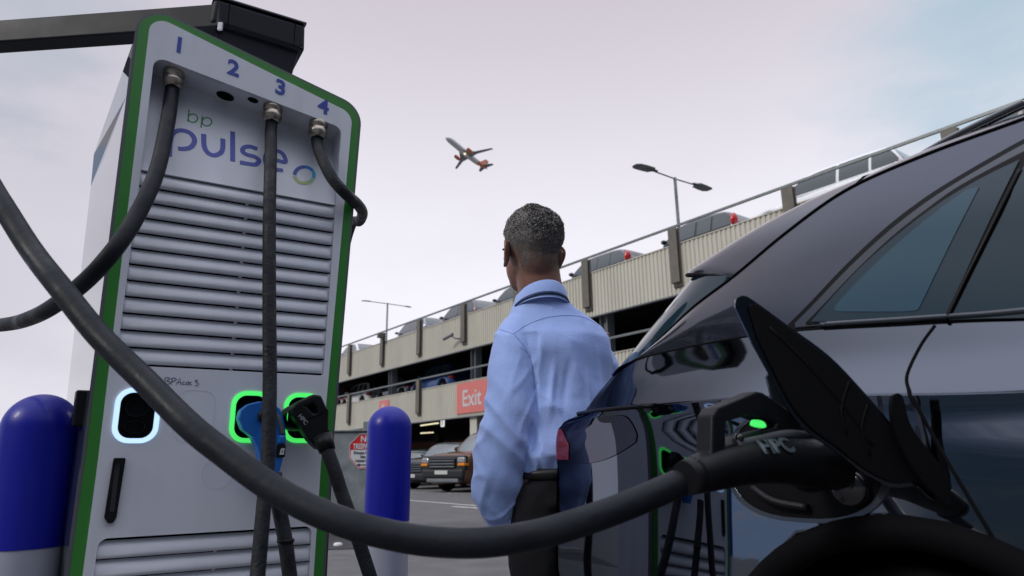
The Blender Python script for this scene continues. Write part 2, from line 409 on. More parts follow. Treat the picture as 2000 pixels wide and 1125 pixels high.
def bracket(s, z0, z1):
    mb = MB(); wd = .10
    for (n0, n1, hw) in ((.036, .10, .15), (.10, .16, .02), (.16, .19, .15)):
        dz = lambda n: (n-.036)*1.0
        mb.hexa([FPt(s-hw, n0, z0+dz(n0)), FPt(s+hw, n0, z0+dz(n0)), FPt(s+hw, n1, z0+dz(n1)), FPt(s-hw, n1, z0+dz(n1))] +
                [FPt(a, b, z1) for a, b in ((s-hw, n0), (s+hw, n0), (s+hw, n1), (s-hw, n1))])
    return mb
S_UP = [-3.2-3.8*i for i in range(6, 0, -1)]+[-3.2, .68, 4.82, 8.7, 12.55, 16.3, 20.15, 23.9, 27.55, 31.2, 35, 38.8, 42.6]
for s in S_UP: part('rail_bracket', bracket(s, 5.56, 7.30), M['bracket'], park)
for s in [-6.9, -3.1, .9, 8.75, 16.2, 23.9, 31.4]: part('rail_bracket', bracket(s, 2.90, 4.56), M['bracket'], park)
def ibeam(s, n, z0, z1):
    mb = MB()
    for a in (-.17, .14): fbox(s+a, s+a+.03, n-.16, n+.16, z0, z1, mb)
    fbox(s-.14, s+.14, n-.012, n+.012, z0, z1, mb); return mb
for s in (-17.4, -9.8, -2.2, 5.3, 12.9, 20.6, 28.2, 35.8):
    part('column', ibeam(s, -.28, 4.02, 5.44), M['column'], park)
    part('column', ibeam(s+.3, -.5, 0, 2.72), M['column'], park)
for s in (16.6, 12.95, 5.2, -2.4): part('column', fbox(s-.25, s+.25, -.62, -.1, 0, 2.66), M['cladding'], park)
for s in range(-20, 40, 8):
    for z in (4.02, 0): part('column', fbox(s, s+.4, -8.4, -8, z, z+(1.4 if z else 2.7)), M['soffit'], park)
# fence, lights, signs at ground level
fm = MB()
for i in range(150): fbox(-10+i*.2, -10+i*.2+.19, -9.0-.01*(i % 2), -8.95, .0, 2.32+.02*random.random(), fm)
setp(part('timber_fence', fm, M['fence']), 'reddish timber board fence behind the parked cars under the deck', 'fence')
def ftube(px0, px1, py0, py1, n, lab):
    p0 = hitp(px0, py0, FPt(0, n, 0), FN); p1 = hitp(px1, py1, FPt(0, n, 0), FN)
    t = thing('fluorescent_light', lab, 'light', p0, 0, 'tube lights under the deck')
    mb = MB().tube([p0, p1], .045, 10); part('tube', mb, M['tube'], t)
    e = (p1-p0)*.04; h = MB().tube([p0-e+Vector((0, 0, .07)), p1+e+Vector((0, 0, .07))], .05, 6); part('housing', h, M['soffit'], t)
ftube(822, 856, 831, 826, -5, 'upper, longer tube light glowing under the first deck')
ftube(822, 846, 846, 844.5, -7.5, 'lower, shorter tube light glowing under the first deck')
p = hitp(864, 825.5, FPt(0, -2.2, 0), FN); s_ = (p-FP).dot(FD); z_ = p.z
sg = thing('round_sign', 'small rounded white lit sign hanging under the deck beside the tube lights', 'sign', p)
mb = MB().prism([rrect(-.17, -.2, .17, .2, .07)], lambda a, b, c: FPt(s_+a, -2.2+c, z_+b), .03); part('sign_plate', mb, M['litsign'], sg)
mb = MB()
for zz in (.06, -.06): mb.prism([arc(0, zz, .05, .045, 0, 345, 14)], lambda a, b, c: FPt(s_+a, -2.196+c, z_+b), .003)
part('sign_marks', mb, M['seam'], sg); part('hanger', MB().tube([FPt(s_, -2.2, z_+.2), FPt(s_, -2.2, 2.7)], .01, 6), M['column'], sg)
ex_ = thing('exit_sign', 'large salmon red panel reading Exit fixed to the lower cladding band', 'sign', FPt(13.6, .04, 3.38), 0)
part('sign_panel', fbox(11.95, 15.9, .045, .075, 2.80, 4.02), M['exitred'], ex_)
part('lettering', text_mb('Exit', lambda a, b, c: FPt(12.38+a, .080+c, 3.36+b), .92, .006, .012, 'LEFT'), M['signwhite'], ex_)
e2 = thing('small_red_sign', 'small salmon red sign low on the car park cladding above the blue bollard', 'sign', FPt(4.9, .04, 3.4))
part('sign_panel', fbox(4.55, 5.62, .045, .07, 2.95, 3.90), M['exitred'], e2)
part('lettering', text_mb('W', lambda a, b, c: FPt(5.0+a, .075+c, 3.62+b), .34, .004, .01), M['signwhite'], e2)
# camera on the cladding
cc = thing('security_camera', 'grey security camera on a bracket on the upper cladding', 'camera', FPt(12.0, .05, 5.97))
mb = MB().tube([FPt(12.35, .04, 5.86), FPt(12.2, .30, 5.88), FPt(12.05, .38, 5.98)], .03, 8); part('camera_arm', mb, M['column'], cc)
mb = MB().tube([FPt(12.12, .38, 6.06), FPt(11.6, .5, 5.92)], .065, 10); part('camera_body', mb, M['column'], cc)
mb = MB().tube([FPt(11.6, .5, 5.92), FPt(11.56, .51, 5.91)], .045, 10); part('lens', mb, M['blackg'], cc)
cc = thing('floodlight', 'small dark floodlight clipped to the rail bracket below the far lamp post', 'floodlight', FPt(4.9, .2, 7.1))
part('lamp_head', MB().box(FPt(5.05, .35, 7.12), (.30, .22, .26), .6), M['bracket'], cc, bevel=.03)
part('mount', MB().tube([FPt(4.85, .19, 7.12), FPt(5.0, .33, 7.1)], .05, 8), M['column'], cc)
# ------------------------------------------------------------------ lamp posts on the roof deck
def lamp_post(top, n, headsL, headsR, lab, rpole, hs, foot=6.42):
    T = hitp(*top, FPt(0, n, 0), FN)
    t = thing('lamp_post', lab, 'lamp post', (T.x, T.y, foot), 0, 'twin-headed lamp posts on the roof deck')
    part('pole', MB().tube([Vector((T.x, T.y, foot)), (T.x, T.y, foot+2), T], [rpole*1.25, rpole*1.1, rpole], 12), M['lamp'], t)
    for (hx, hy) in (headsL, headsR):
        # heads reach out level from the pole top
        Hh = atZ(hx, hy, T.z+.10); dv = Hh-T; dv.z = 0; u = dv.normalized(); v = Vector((-u.y, u.x, 0)); Lh = dv.length
        part('arm', MB().tube([T-Vector((0, 0, .05)), T+u*Lh+Vector((0, 0, .06))], rpole*.45, 8), M['lamp'], t)
        c = T+u*(Lh)+Vector((0, 0, .06)); h = MB()
        sec = [(-.55, .06, .05), (-.36, .09, .07), (-.26, .22, .08), (.1, .24, .08), (.42, .23, .06), (.58, .13, .035)]
        sec = [(a*hs, b*hs, d*hs*.5) for a, b, d in sec]
        for i in range(len(sec)-1):
            (a0, b0, d0), (a1, b1, d1) = sec[i], sec[i+1]
            h.hexa([c+u*a+v*b*sg_+Vector((0, 0, zz)) for (a, b, sg_, zz) in ((a0, b0, -1, -d0*.3), (a1, b1, -1, -d1*.3), (a1, b1, 1, -d1*.3), (a0, b0, 1, -d0*.3), (a0, b0, -.8, d0), (a1, b1, -.8, d1), (a1, b1, .8, d1), (a0, b0, .8, d0))])
        part('lamp_head', h, M['lamp'], t)
lamp_post((1318, 347), -4.5, (1262, 327), (1369, 363), 'nearer twin-headed grey lamp post above the roof rail', .06, 1.0)
lamp_post((757, 592), -9, (716, 587), (796, 598), 'small far twin-headed lamp post seen beside the charger', .07, .7)
# ------------------------------------------------------------------ trees far left
def tree(x, y, h, r, lab):
    t = thing('tree', lab, 'tree', (x, y, 0), 0, 'distant trees left of the charger')
    part('trunk', MB().tube([(x, y, 0), (x+.1, y, h*.35), (x-.1, y, h*.7)], [.28, .2, .08], 8), M['bark'], t)
    cm = MB(); rng = random.Random(int(x*7))
    for i in range(900):
        th = rng.random()*6.283; ph = math.acos(rng.uniform(-1, 1)); rr = r*(rng.random()**.4)*(1+.25*math.sin(3*th)*math.sin(2*ph))
        c = Vector((x+rr*math.sin(ph)*math.cos(th), y+rr*math.sin(ph)*math.sin(th), h*.62+rr*math.cos(ph)*h*.4/r))
        s = rng.uniform(.12, .3); a = Vector((rng.gauss(0, 1), rng.gauss(0, 1), rng.gauss(0, 1))).normalized(); b = a.orthogonal().normalized()
        cm.add([c-a*s, c+b*s*.6, c+a*s, c-b*s*.6], [(0, 1, 2, 3)])
    part('crown', cm, M['leaf'], t, fixn=False)
tree(-45, 58, 3.9, 2.4, 'distant dark green tree at the left edge beyond the blue bollard')
# ------------------------------------------------------------------ aeroplane
kk = 3.06
right, up_, tow = cr, cu, -cf
Fx = (right*-2.05+up_*1.43+tow*1.77).normalized(); Sx = (right*2.23+up_*.79+tow*1.94); Sx = (Sx-Fx*Sx.dot(Fx)).normalized(); Ux = Fx.cross(Sx).normalized()
PD = 1333.33/kk
Pc = CAM + ray(912, 301)*PD
plM = Matrix(((Fx.x, Sx.x, Ux.x, Pc.x), (Fx.y, Sx.y, Ux.y, Pc.y), (Fx.z, Sx.z, Ux.z, Pc.z), (0, 0, 0, 1)))
m_pw = mat('airframe_white', (.85, .85, .80), .4); m_pg = mat('airframe_grey', (.28, .31, .33), .4); m_po = mat('airframe_orange', (.85, .27, .14), .4)
pl = thing('aeroplane', 'white twin-engine airliner with orange tail climbing away in the sky', 'aeroplane', mtx=plM)
def lp(pts): return [plM @ Vector(p) for p in pts]
fus = [(18.5, .15, -.5), (17.9, .9, -.45), (16.8, 1.45, -.25), (15, 1.85, -.05), (12, 1.97, 0), (-4, 1.97, 0), (-9, 1.75, .2)]
def ringtube(sec, seg=20):
    mb = MB(); vs = []
    for x, r_, z_ in sec:
        for k_ in range(seg): an = 2*math.pi*k_/seg; vs.append(plM @ Vector((x, r_*math.cos(an), z_+r_*math.sin(an))))
    mb.add(vs, [(i*seg+k_, i*seg+(k_+1) % seg, (i+1)*seg+(k_+1) % seg, (i+1)*seg+k_) for i in range(len(sec)-1) for k_ in range(seg)], True); return mb
part('fuselage', ringtube(fus), m_pw, pl)
part('tail_cone', ringtube([(-9, 1.752, .2), (-14, 1.1, .75), (-18, .35, 1.2), (-18.6, .1, 1.25)]), m_po, pl)
def wing(root, tip, tr, tt, mb=None):
    mb = mb or MB(); (rx0, rx1, ry, rz), (tx0, tx1, ty, tz) = root, tip
    mb.hexa(lp([(rx0, ry, rz-tr/2), (rx1, ry, rz-tr/2), (tx1, ty, tz-tt/2), (tx0, ty, tz-tt/2), (rx0, ry, rz+tr/2), (rx1, ry, rz+tr/2), (tx1, ty, tz+tt/2), (tx0, ty, tz+tt/2)])); return mb
for sgn in (1, -1):
    wmb = wing((5.5, -2.6, sgn*1.2, -1.1), (-.6, -3.0, sgn*6.6, -.6), .8, .45); wing((-.6, -3.0, sgn*6.6, -.6), (-5.3, -6.7, sgn*17, .6), .45, .12, wmb); part('wing', wmb, m_pg, pl)
    part('tailplane', wing((-13.2, -17, sgn*.4, 1.1), (-16.6, -18.2, sgn*6.2, 1.6), .35, .1), m_pg, pl)
    e = MB(); seg = 16; vs = []
    for x, r_ in ((4.6, .95), (4.2, 1.15), (2.2, 1.2), (.2, .8), (-.4, .5)):
        for k_ in range(seg): an = 6.2832*k_/seg; vs.append(plM @ Vector((x, sgn*5.75+r_*math.cos(an), -2.15+r_*math.sin(an))))
    e.add(vs, [(i*seg+k_, i*seg+(k_+1) % seg, (i+1)*seg+(k_+1) % seg, (i+1)*seg+k_) for i in range(4) for k_ in range(seg)], True); part('engine', e, m_po, pl)
f_ = MB(); f_.hexa(lp([(-11, -.15, 1.6), (-17.2, -.15, 1.6), (-17.2, .15, 1.6), (-11, .15, 1.6), (-15.6, -.06, 7.6), (-18.4, -.06, 7.6), (-18.4, .06, 7.6), (-15.6, .06, 7.6)])); part('tail_fin', f_, m_po, pl)
m_ll = mat('landing_light', (.9, .8, .6), .4, emit=(1, .84, .55), estr=1.0)
part('landing_light', MB().ell(plM @ Vector((2.2, .9, -2.0)), (.75, .75, .75), 12, 8), m_ll, pl)
# ------------------------------------------------------------------ parked cars
m_glass = mat('car_glass', (.03, .045, .05), .06, spec=.8, coat=1.0)
m_glassb = mat('windscreen_sky', (.06, .10, .11), .05, spec=1.0, coat=1.0, coat_ior=2.0)
m_hl = mat('headlamp', (.42, .42, .42), .15, .3, coat=1.0); m_am = mat('indicator', (.85, .28, .02), .25, coat=.6)
m_tl = mat('tail_lamp', (.55, .012, .010), .2, coat=.8); m_plate = mat('number_plate', (.6, .6, .58), .5)
m_bk = mat('car_trim', (.015, .016, .018), .55)
def make_car(L_, W_, H_, body, lab, mtx, group=None, kind='hatch', belt=None, nose=None, tall_tail=False, front=None, ws=None, detail=1):
    t = thing('parked_pickup' if kind == 'pickup' else 'parked_car', lab, 'pickup truck' if kind == 'pickup' else 'car', mtx=mtx, group=group)
    def T(v): return mtx @ Vector(v)
    hw = W_/2; bz = belt or H_*.60; gr = H_*.125; wr = H_*.215; wx = L_*.30
    hoodz = nose or bz-.10
    suv = kind in ('suv', 'pickup')
    # lower body
    st = [(-L_/2, .80, hoodz*.55 if False else bz-.32), (-L_/2+.06, .90, bz-.12), (-L_/2+.3, .97, bz), (-L_*.25, 1, bz), (0, 1, bz-.01), (L_*.20, 1, bz-.03), (L_*.27, 1, hoodz+.06), (L_*.38, .985, hoodz), (L_/2-.18, .94, hoodz-.07), (L_/2-.05, .88, hoodz-.16), (L_/2, .80, hoodz-.32)]
    nx = 44; mb = MB(); rings = []
    for i in range(nx+1):
        x = -L_/2+L_*i/nx; wf, zt = interp(x, st)
        zb = gr + (.10 if abs(x) > L_/2-.25 else 0)*1.0
        for cx in (-wx, wx):
            d = abs(x-cx)
            if d < wr+.06: zb = max(zb, math.sqrt(max(0, (wr+.06)**2-d*d))+wr)
        zb = min(zb, zt-.12); w_ = hw*wf
        half = [(w_*.93, zb), (w_*.99, zb+.3*(zt-zb)*.6), (w_, zb+.6*(zt-zb)), (w_*.975, zt-.09), (w_*.93, zt-.02), (w_*.80, zt+.012), (w_*.4, zt+.03)]
        rings.append([(x, y, z) for y, z in half]+[(x, 0, zt+.035)]+[(x, -y, z) for y, z in half[::-1]])
    k = len(rings[0]); mb.add([T(v) for r_ in rings for v in r_], [(i*k+j, i*k+j+1, (i+1)*k+j+1, (i+1)*k+j) for i in range(nx) for j in range(k-1)] + [tuple(range(k)), tuple(range(nx*k+k-1, nx*k-1, -1))] + [(i*k+k-1, i*k, (i+1)*k, (i+1)*k+k-1) for i in range(nx)], True)
    part('body', mb, body, t)
    # greenhouse
    if kind == 'pickup': rx0, rx1, rx2, rx3 = -L_*.16, -L_*.12, L_*.06, L_*.22
    elif kind == 'saloon': rx0, rx1, rx2, rx3 = -L_*.36, -L_*.20, L_*.06, L_*.24
    elif kind == 'suv': rx0, rx1, rx2, rx3 = -L_*.485, -L_*.40, L_*.06, L_*.22
    else: rx0, rx1, rx2, rx3 = -L_*.475, -L_*.36, L_*.05, L_*.25
    def prof(x): # roof height
        return interp(x, [(rx0, bz+.02), (lerp(rx0, rx1, .6), bz+.70*(H_-bz)), (rx1, H_-.05), ((rx1+rx2)/2, H_), (rx2, H_-.04), (lerp(rx2, rx3, .5), bz+.58*(H_-bz)), (rx3, bz-.02)])[0]
    def gw(x, z):  # half width of the greenhouse at x,z
        f = (z-bz)/(H_-bz); e = min(1, (x-rx0)/.35+.80, (rx3-x)/.7+.80); return hw*(.93-.19*max(0,f)**1.2)*min(1, e)
    mb = MB(); nx = 30; rings = []
    for i in range(nx+1):
        x = lerp(rx0, rx3, i/nx); zt = prof(x); pts = []
        for f in (0, .3, .6, .85): z = lerp(bz-.03, zt-.05*(zt-bz), f); pts.append((gw(x, z), z))
        wz = pts[-1][0]; pts += [(wz*.96, lerp(bz-.03, zt, .95)), (wz*.82, zt-.008), (wz*.4, zt)]
        rings.append([(x, y, z) for y, z in pts]+[(x, 0, zt+.002)]+[(x, -y, z) for y, z in pts[::-1]])
    k = len(rings[0]); mb.add([T(v) for r_ in rings for v in r_], [(i*k+j, i*k+j+1, (i+1)*k+j+1, (i+1)*k+j) for i in range(nx) for j in range(k-1)]+[tuple(range(k)), tuple(range(nx*k+k-1, nx*k-1, -1))], True)
    part('roof', mb, body, t)
    # side windows
    cuts = [(rx0+.10 if kind != 'pickup' else rx0+.06, rx1+(.35 if kind != 'pickup' else .3)), (rx1+(.42 if kind != 'pickup' else .36), (rx1+rx2)/2+.12), ((rx1+rx2)/2+.20, rx3-.18)]
    for sgn in (1, -1):
        for a, b in cuts:
            if b-a < .15: continue
            wm = MB(); n = 10
            def fn(u, v, a=a, b=b):
                x = lerp(a, b, u); zt = prof(x)-.09; z = lerp(bz+.03, max(bz+.035, zt), v); return T((x, sgn*(gw(x, z)+.008), z))
            wm.grid(fn, n, 4); part('side_window', wm, m_glass, t)
    # windscreen and rear glass (on the sloping ends)
    for (xa, xb, nm, g_) in ((lerp(rx2, rx3, .10), lerp(rx2, rx3, .96), 'windscreen', m_glassb), (lerp(rx1, rx0, .15), lerp(rx1, rx0, .85), 'rear_window', m_glass)):
        def fn(u, v):
            x = lerp(xa, xb, u); zt = prof(x); y = lerp(-1, 1, v)*gw(x, zt-.06)*.84; off = .012
            return T((x+(off if nm == 'windscreen' else -off), y, zt+.016-.02*abs(lerp(-1, 1, v))**3))
        part(nm, MB().grid(fn, 8, 8), g_, t)
    # wheels
    for cx in (-wx, wx):
        for sgn in (1, -1):
            A = (mtx.to_3x3() @ Vector((1, 0, 0)), mtx.to_3x3() @ Vector((0, 0, 1)), mtx.to_3x3() @ Vector((0, sgn, 0)))
            wl = part('wheel', MB().lathe([(wr*.62, .11), (wr*.9, .11), (wr, .07), (wr, -.09), (wr*.9, -.11), (wr*.3, -.11)], T((cx, sgn*(hw-.12), wr)), 24, A), M['tyre'], t)
            part('rim', MB().lathe([(.02, .09), (wr*.2, .10), (wr*.6, .085), (wr*.64, .11)], T((cx, sgn*(hw-.12), wr)), 12, A), M['rim'], wl)
    # lamps, mirrors, bumper, plate
    hlz = hoodz-.20
    for sgn in (1, -1):
        rot = mtx.to_3x3()
        if front != 'pickup':
            part('headlight', MB().ell(T((L_/2-.20, sgn*hw*.74, hlz)), (.24, hw*.19, .085), 14, 8, rot), m_hl, t)
        z0, z1 = (bz-.05, H_-.22) if tall_tail else (bz-.27, bz-.06)
        zc = (z0+z1)/2; tl = MB().ell(T((-L_/2+(.17 if not tall_tail else .20), sgn*hw*(.84 if not tall_tail else .80), zc)), (.20 if not tall_tail else .10, hw*.17, (z1-z0)/2), 14, 10, rot)
        part('tail_light', tl, m_tl, t)
        part('door_mirror', MB().ell(T((rx3-.32, sgn*(hw+.07), bz+.10)), (.09, .11, .075), 12, 8, rot), body if kind != 'pickup' else m_bk, t)
    part('front_bumper', MB().box(T((L_/2-.10, 0, gr+.22)), (.26, W_*.84, .24), mtx=mtx.to_3x3()), m_bk, t, bevel=.06, seg=3)
    part('rear_bumper', MB().box(T((-L_/2+.10, 0, gr+.24)), (.26, W_*.84, .22), mtx=mtx.to_3x3()), m_bk if suv else body, t, bevel=.06, seg=3)
    if front is None:
        part('number_plate', MB().box(T((L_/2+.035, 0, gr+.24)), (.01, .5, .11), mtx=mtx.to_3x3()), m_plate, t)
    return t, T
def fmtx(px, py, n, z, heading=0., up=None):
    """matrix for a car whose reference point is seen at px,py on the plane n behind the facade, nose along -FD turned by heading"""
    p = hitp(px, py, FPt(0, n, 0), FN); p.z = z
    fwd = (-FD); rot = Matrix.Rotation(heading, 3, 'Z'); fwd = rot @ fwd; lf = Vector((-fwd.y, fwd.x, 0))
    return Matrix(((fwd.x, lf.x, 0, p.x), (fwd.y, lf.y, 0, p.y), (0, 0, 1, p.z), (0, 0, 0, 1)))
DK = 6.46
cols = dict(white=carpaint('car_white', (.85, .86, .87), 0), grey=carpaint('car_grey', (.10, .10, .12), .5), dark=carpaint('car_dark', (.022, .024, .030), .4), maroon=carpaint('car_maroon', (.17, .13, .14), .4), silver=carpaint('car_silver', (.30, .30, .33), .6), beige=carpaint('car_beige', (.33, .30, .25), .4), blue=carpaint('car_blue', (.03, .09, .30), .3), red=carpaint('car_red', (.35, .02, .02), .2), orange=carpaint('truck_orange', (.16, .070, .035), .4), slate=carpaint('suv_slate', (.045, .05, .055), .5))
G1 = 'cars parked along the roof deck edge'
for (px, py, colr, kind, LL, HH, tt, lab, hd) in (
    (1955, 210, 'beige', 'hatch', 4.3, 1.52, False, 'beige car at the top right corner of the roof deck above the black car', 0),
    (1622, 364, 'white', 'suv', 4.55, 1.50, False, 'white estate car with red tail light on the roof deck', 0),
    (1368, 458, 'dark', 'hatch', 3.95, 1.52, True, 'dark hatchback with tall red tail lights behind the roof rail', 0),
    (1180, 520, 'grey', 'hatch', 4.2, 1.50, True, 'grey car with red tail light on the roof deck right of the man', 0),
    (1022, 580, 'dark', 'hatch', 4.2, 1.52, False, 'dark car on the roof deck mostly hidden behind the man', 0),
    (912, 610, 'maroon', 'hatch', 4.2, 1.60, False, 'reddish grey car on the roof deck left of the man', 0),
    (820, 640, 'silver', 'hatch', 4.3, 1.62, False, 'silver car on the roof deck above the security camera side', 0),
    (702, 690, 'white', 'saloon', 4.4, 1.50, False, 'white car on the roof deck right beside the charger edge', 0)):
    if 'security' in lab: lab = 'silver car on the roof deck just right of the far lamp post'
    make_car(LL, 1.78, HH, cols[colr], lab, fmtx(px, py, -2.0, DK+(.18 if 'estate' in lab else 0), R(hd)), G1, kind, tall_tail=tt)
G2 = 'cars parked inside the first deck'
for (px, py, colr, kind, HH, lab) in ((716, 775, 'white', 'hatch', 1.45, 'white car with red tail light inside the first deck beside the charger'),
    (672, 780, 'red', 'hatch', 1.45, 'red car inside the first deck half hidden by the charger'),
    (792, 762, 'dark', 'saloon', 1.35, 'dark low car inside the first deck in the middle'),
    (868, 745, 'blue', 'hatch', 1.45, 'blue car inside the first deck above the Exit panel')):
    make_car(4.2, 1.75, HH, cols[colr], lab, fmtx(px, py, -2.0, 3.98), G2, kind)
# ground level: pickup, SUV and a dark car, noses towards the camera
def gmtx(px, py, head, off):
    p = atZ(px, py, 0); fwd = Vector((math.sin(head), math.cos(head), 0)); lf = Vector((-fwd.y, fwd.x, 0)); p = p-fwd*off
    return Matrix(((fwd.x, lf.x, 0, p.x), (fwd.y, lf.y, 0, p.y), (0, 0, 1, 0), (0, 0, 0, 1)))
HD = R(180+36)
mt = gmtx(866, 962, HD, 2.65)
t, T = make_car(5.3, 1.86, 1.93, cols['orange'], 'orange pickup truck with black grille parked nose out beside the man', mt, None, 'pickup', belt=1.24, nose=1.17, front='pickup')
r3 = mt.to_3x3()
x0 = 2.65
part('front_panel', MB().box(T((x0-.06, 0, .88)), (.20, 1.78, .44), mtx=r3), m_bk, t, bevel=.06, seg=3)
part('grille', MB().box(T((x0+.03, 0, .88)), (.12, 1.10, .30), mtx=r3), M['blackg'], t, bevel=.04, seg=3)
bar = MB()
for zz in (.77, .86, .95): bar.box(T((x0+.095, 0, zz)), (.02, 1.0, .03), mtx=r3)
part('grille_bar', bar, M['column'], t)
for sgn in (1, -1):
    h = part('headlight', MB().box(T((x0-.05, sgn*.74, .96)), (.24, .30, .17), mtx=r3), m_hl, t, bevel=.05, seg=3)
    part('indicator', MB().box(T((x0-.04, sgn*.76, .83)), (.24, .28, .08), mtx=r3), m_am, h, bevel=.02)
    part('wheel_arch_trim', MB().tube([T((1.59+.52*math.cos(a), sgn*.93, .40+.50*math.sin(a))) for a in [R(5+17*i) for i in range(11)]], .05, 8), m_bk, t)
    part('fog_lamp', MB().ell(T((x0+.04, sgn*.62, .50)), (.05, .12, .07), 12, 8, r3), m_am if False else m_hl, t)
part('bumper_guard', MB().box(T((x0+.03, 0, .56)), (.16, 1.72, .30), mtx=r3), m_bk, t, bevel=.08, seg=3)
part('skid_plate', MB().box(T((x0-.02, 0, .36)), (.2, 1.3, .12), mtx=r3), M['column'], t, bevel=.03)
part('number_plate', MB().box(T((x0+.12, 0, .60)), (.02, .52, .115), mtx=r3), m_plate, t)
part('roof_rail', MB().tube([T((-.8, .62, 1.80)), T((-.7, .62, 1.88)), T((.2, .62, 1.86)), T((.35, .62, 1.80))], .02, 8), m_bk, t)
mt = gmtx(803, 956, HD, 2.35)
t, T = make_car(4.7, 1.86, 1.66, cols['slate'], 'dark grey SUV with chrome grille bars parked between pickup and blue bollard', mt, None, 'suv', belt=1.08, nose=1.02, front='suv')
r3 = mt.to_3x3(); x0 = 2.35
for i, zz in enumerate((.62, .70, .78, .86)): part('grille_bar', MB().box(T((x0+.02, 0, zz)), (.08, 1.0, .03), mtx=r3), M['rim'], t, bevel=.008)
part('grille', MB().box(T((x0-.02, 0, .74)), (.08, 1.1, .34), mtx=r3), M['blackg'], t, bevel=.02)
for sgn in (1, -1): part('headlight', MB().box(T((x0-.10, sgn*.74, .80)), (.3, .30, .18), mtx=r3), m_hl, t, bevel=.05, seg=3)
part('bumper_guard', MB().box(T((x0+.0, 0, .42)), (.18, 1.7, .26), mtx=r3), m_bk, t, bevel=.07, seg=3)
part('number_plate', MB().box(T((x0+.10, 0, .46)), (.02, .52, .115), mtx=r3), m_plate, t)
mt = gmtx(752, 950, HD, 2.2)
make_car(4.4, 1.78, 1.48, cols['dark'], 'low black car mostly hidden behind the blue bollard', mt, None, 'saloon')
# ------------------------------------------------------------------ steel cabinet with the warning sign
cb = atZ(650, 1043, 0); Yc = cb.y
def cabp(px, py): return atY(px, py, Yc)
zt = cabp(690, 843).z; xl = cabp(600, 950).x; xr = cabp(775, 950).x
cab = thing('steel_cabinet', 'grey galvanised steel cabinet behind the right blue bollard', 'cabinet', ((xl+xr)/2, Yc, 0))
part('casing', MB().box(((xl+xr)/2, Yc+.3, zt/2), (xr-xl, .6, zt)), M['galv'], cab, bevel=.015)
part('lid', MB().box(((xl+xr)/2, Yc+.3, zt+.012), (xr-xl+.04, .66, .02)), M['galv'], cab, bevel=.004)
mb = MB().box((cabp(712, 838).x, Yc+.15, zt+.08), (.10, .05, .13)); part('lifting_lug', mb, M['galv'], cab, bevel=.01)
sc_ = cabp(716, 881); rr = abs(cabp(716, 847).z-sc_.z)
def sfr(a, b, c): return Vector((sc_.x+a*rr, Yc-.012+(-c), sc_.z+b*rr))
sign = thing('no_trespassing_sign', 'octagonal red and white NO TRESPASSING sign fixed to the steel cabinet', 'sign', sc_)
oc = lambda k_: [(k_*math.cos(R(22.5+45*i)), k_*math.sin(R(22.5+45*i))) for i in range(8)]
part('sign_plate', MB().prism([oc(1.08)], sfr, .012), M['signwhite'], sign)
part('border', MB().prism([oc(1.045), oc(1.0)], lambda a, b, c: sfr(a, b, c+.002), .002), M['signred'], sign)
top = [(-.97, .08), (.97, .08), (.95, .40), (.39, .955), (-.39, .955), (-.95, .40)]
part('red_panel', MB().prism([top], lambda a, b, c: sfr(a, b, c+.002), .002), M['signred'], sign)
lt = text_mb('NO', lambda a, b, c: sfr(a, b+.68, c+.006), .50, .004, .015, xs=.9)
for k_ in (text_mb('TRESPASSING', lambda a, b, c: sfr(a, b+.26, c+.006), .42, .004, .012, xs=.62),): lt.add(k_.v, k_.f)
part('lettering', lt, M['signwhite'], sign)
bt = MB()
for tx, yy, sz in (('Private Property', -.10, .22), ('Site only', -.33, .20), ('Vehicle Entrance', -.55, .19)):
    k_ = text_mb(tx, lambda a, b, c, yy=yy: sfr(a, b+yy, c+.004), sz, .003, .004); bt.add(k_.v, k_.f)
stroke([(-.42, -.78), (.35, -.78)], .05, lambda a, b, c: sfr(a, b, c+.004), .002, bt)
bt.add([sfr(-.56, -.78, .004), sfr(-.36, -.69, .004), sfr(-.36, -.87, .004)], [(0, 1, 2)])
part('small_text', bt, M['ink'], sign)
# ------------------------------------------------------------------ bollards
def bollard(c, r_, ztop, zs, lab, blue):
    t = thing('bollard', lab, 'bollard', (c[0], c[1], 0), 0, 'blue and white steel bollards around the charger')
    prof = [(r_, zs), (r_, zs+.1)]+[(r_, lerp(zs+.1, ztop-r_, i/4)) for i in range(1, 5)]+[(r_*math.cos(R(a)), ztop-r_+r_*math.sin(R(a))) for a in range(8, 90, 8)]+[(0.0005, ztop)]
    part('sleeve', MB().lathe(prof, (c[0], c[1], 0), 48), blue, t)
    part('post', MB().lathe([(r_-.002, 0), (r_-.002, zs-.0005)], (c[0], c[1], 0), 48), M['bolwhite'], t)
    part('base_ring', MB().lathe([(r_+.03, 0), (r_+.03, .012), (r_, .02)], (c[0], c[1], 0), 32), M['concrete'], t)
BR = atY(759, 900, 3.0); bollard(BR, .094, 1.123, .65, 'blue topped white bollard right of the charger near the man', M['bolblue'])
BL = atY(70, 900, 1.92); bollard(BL, .094, 1.082, .680, 'blue topped white bollard left of the charger at the picture edge', M['bolblue'])
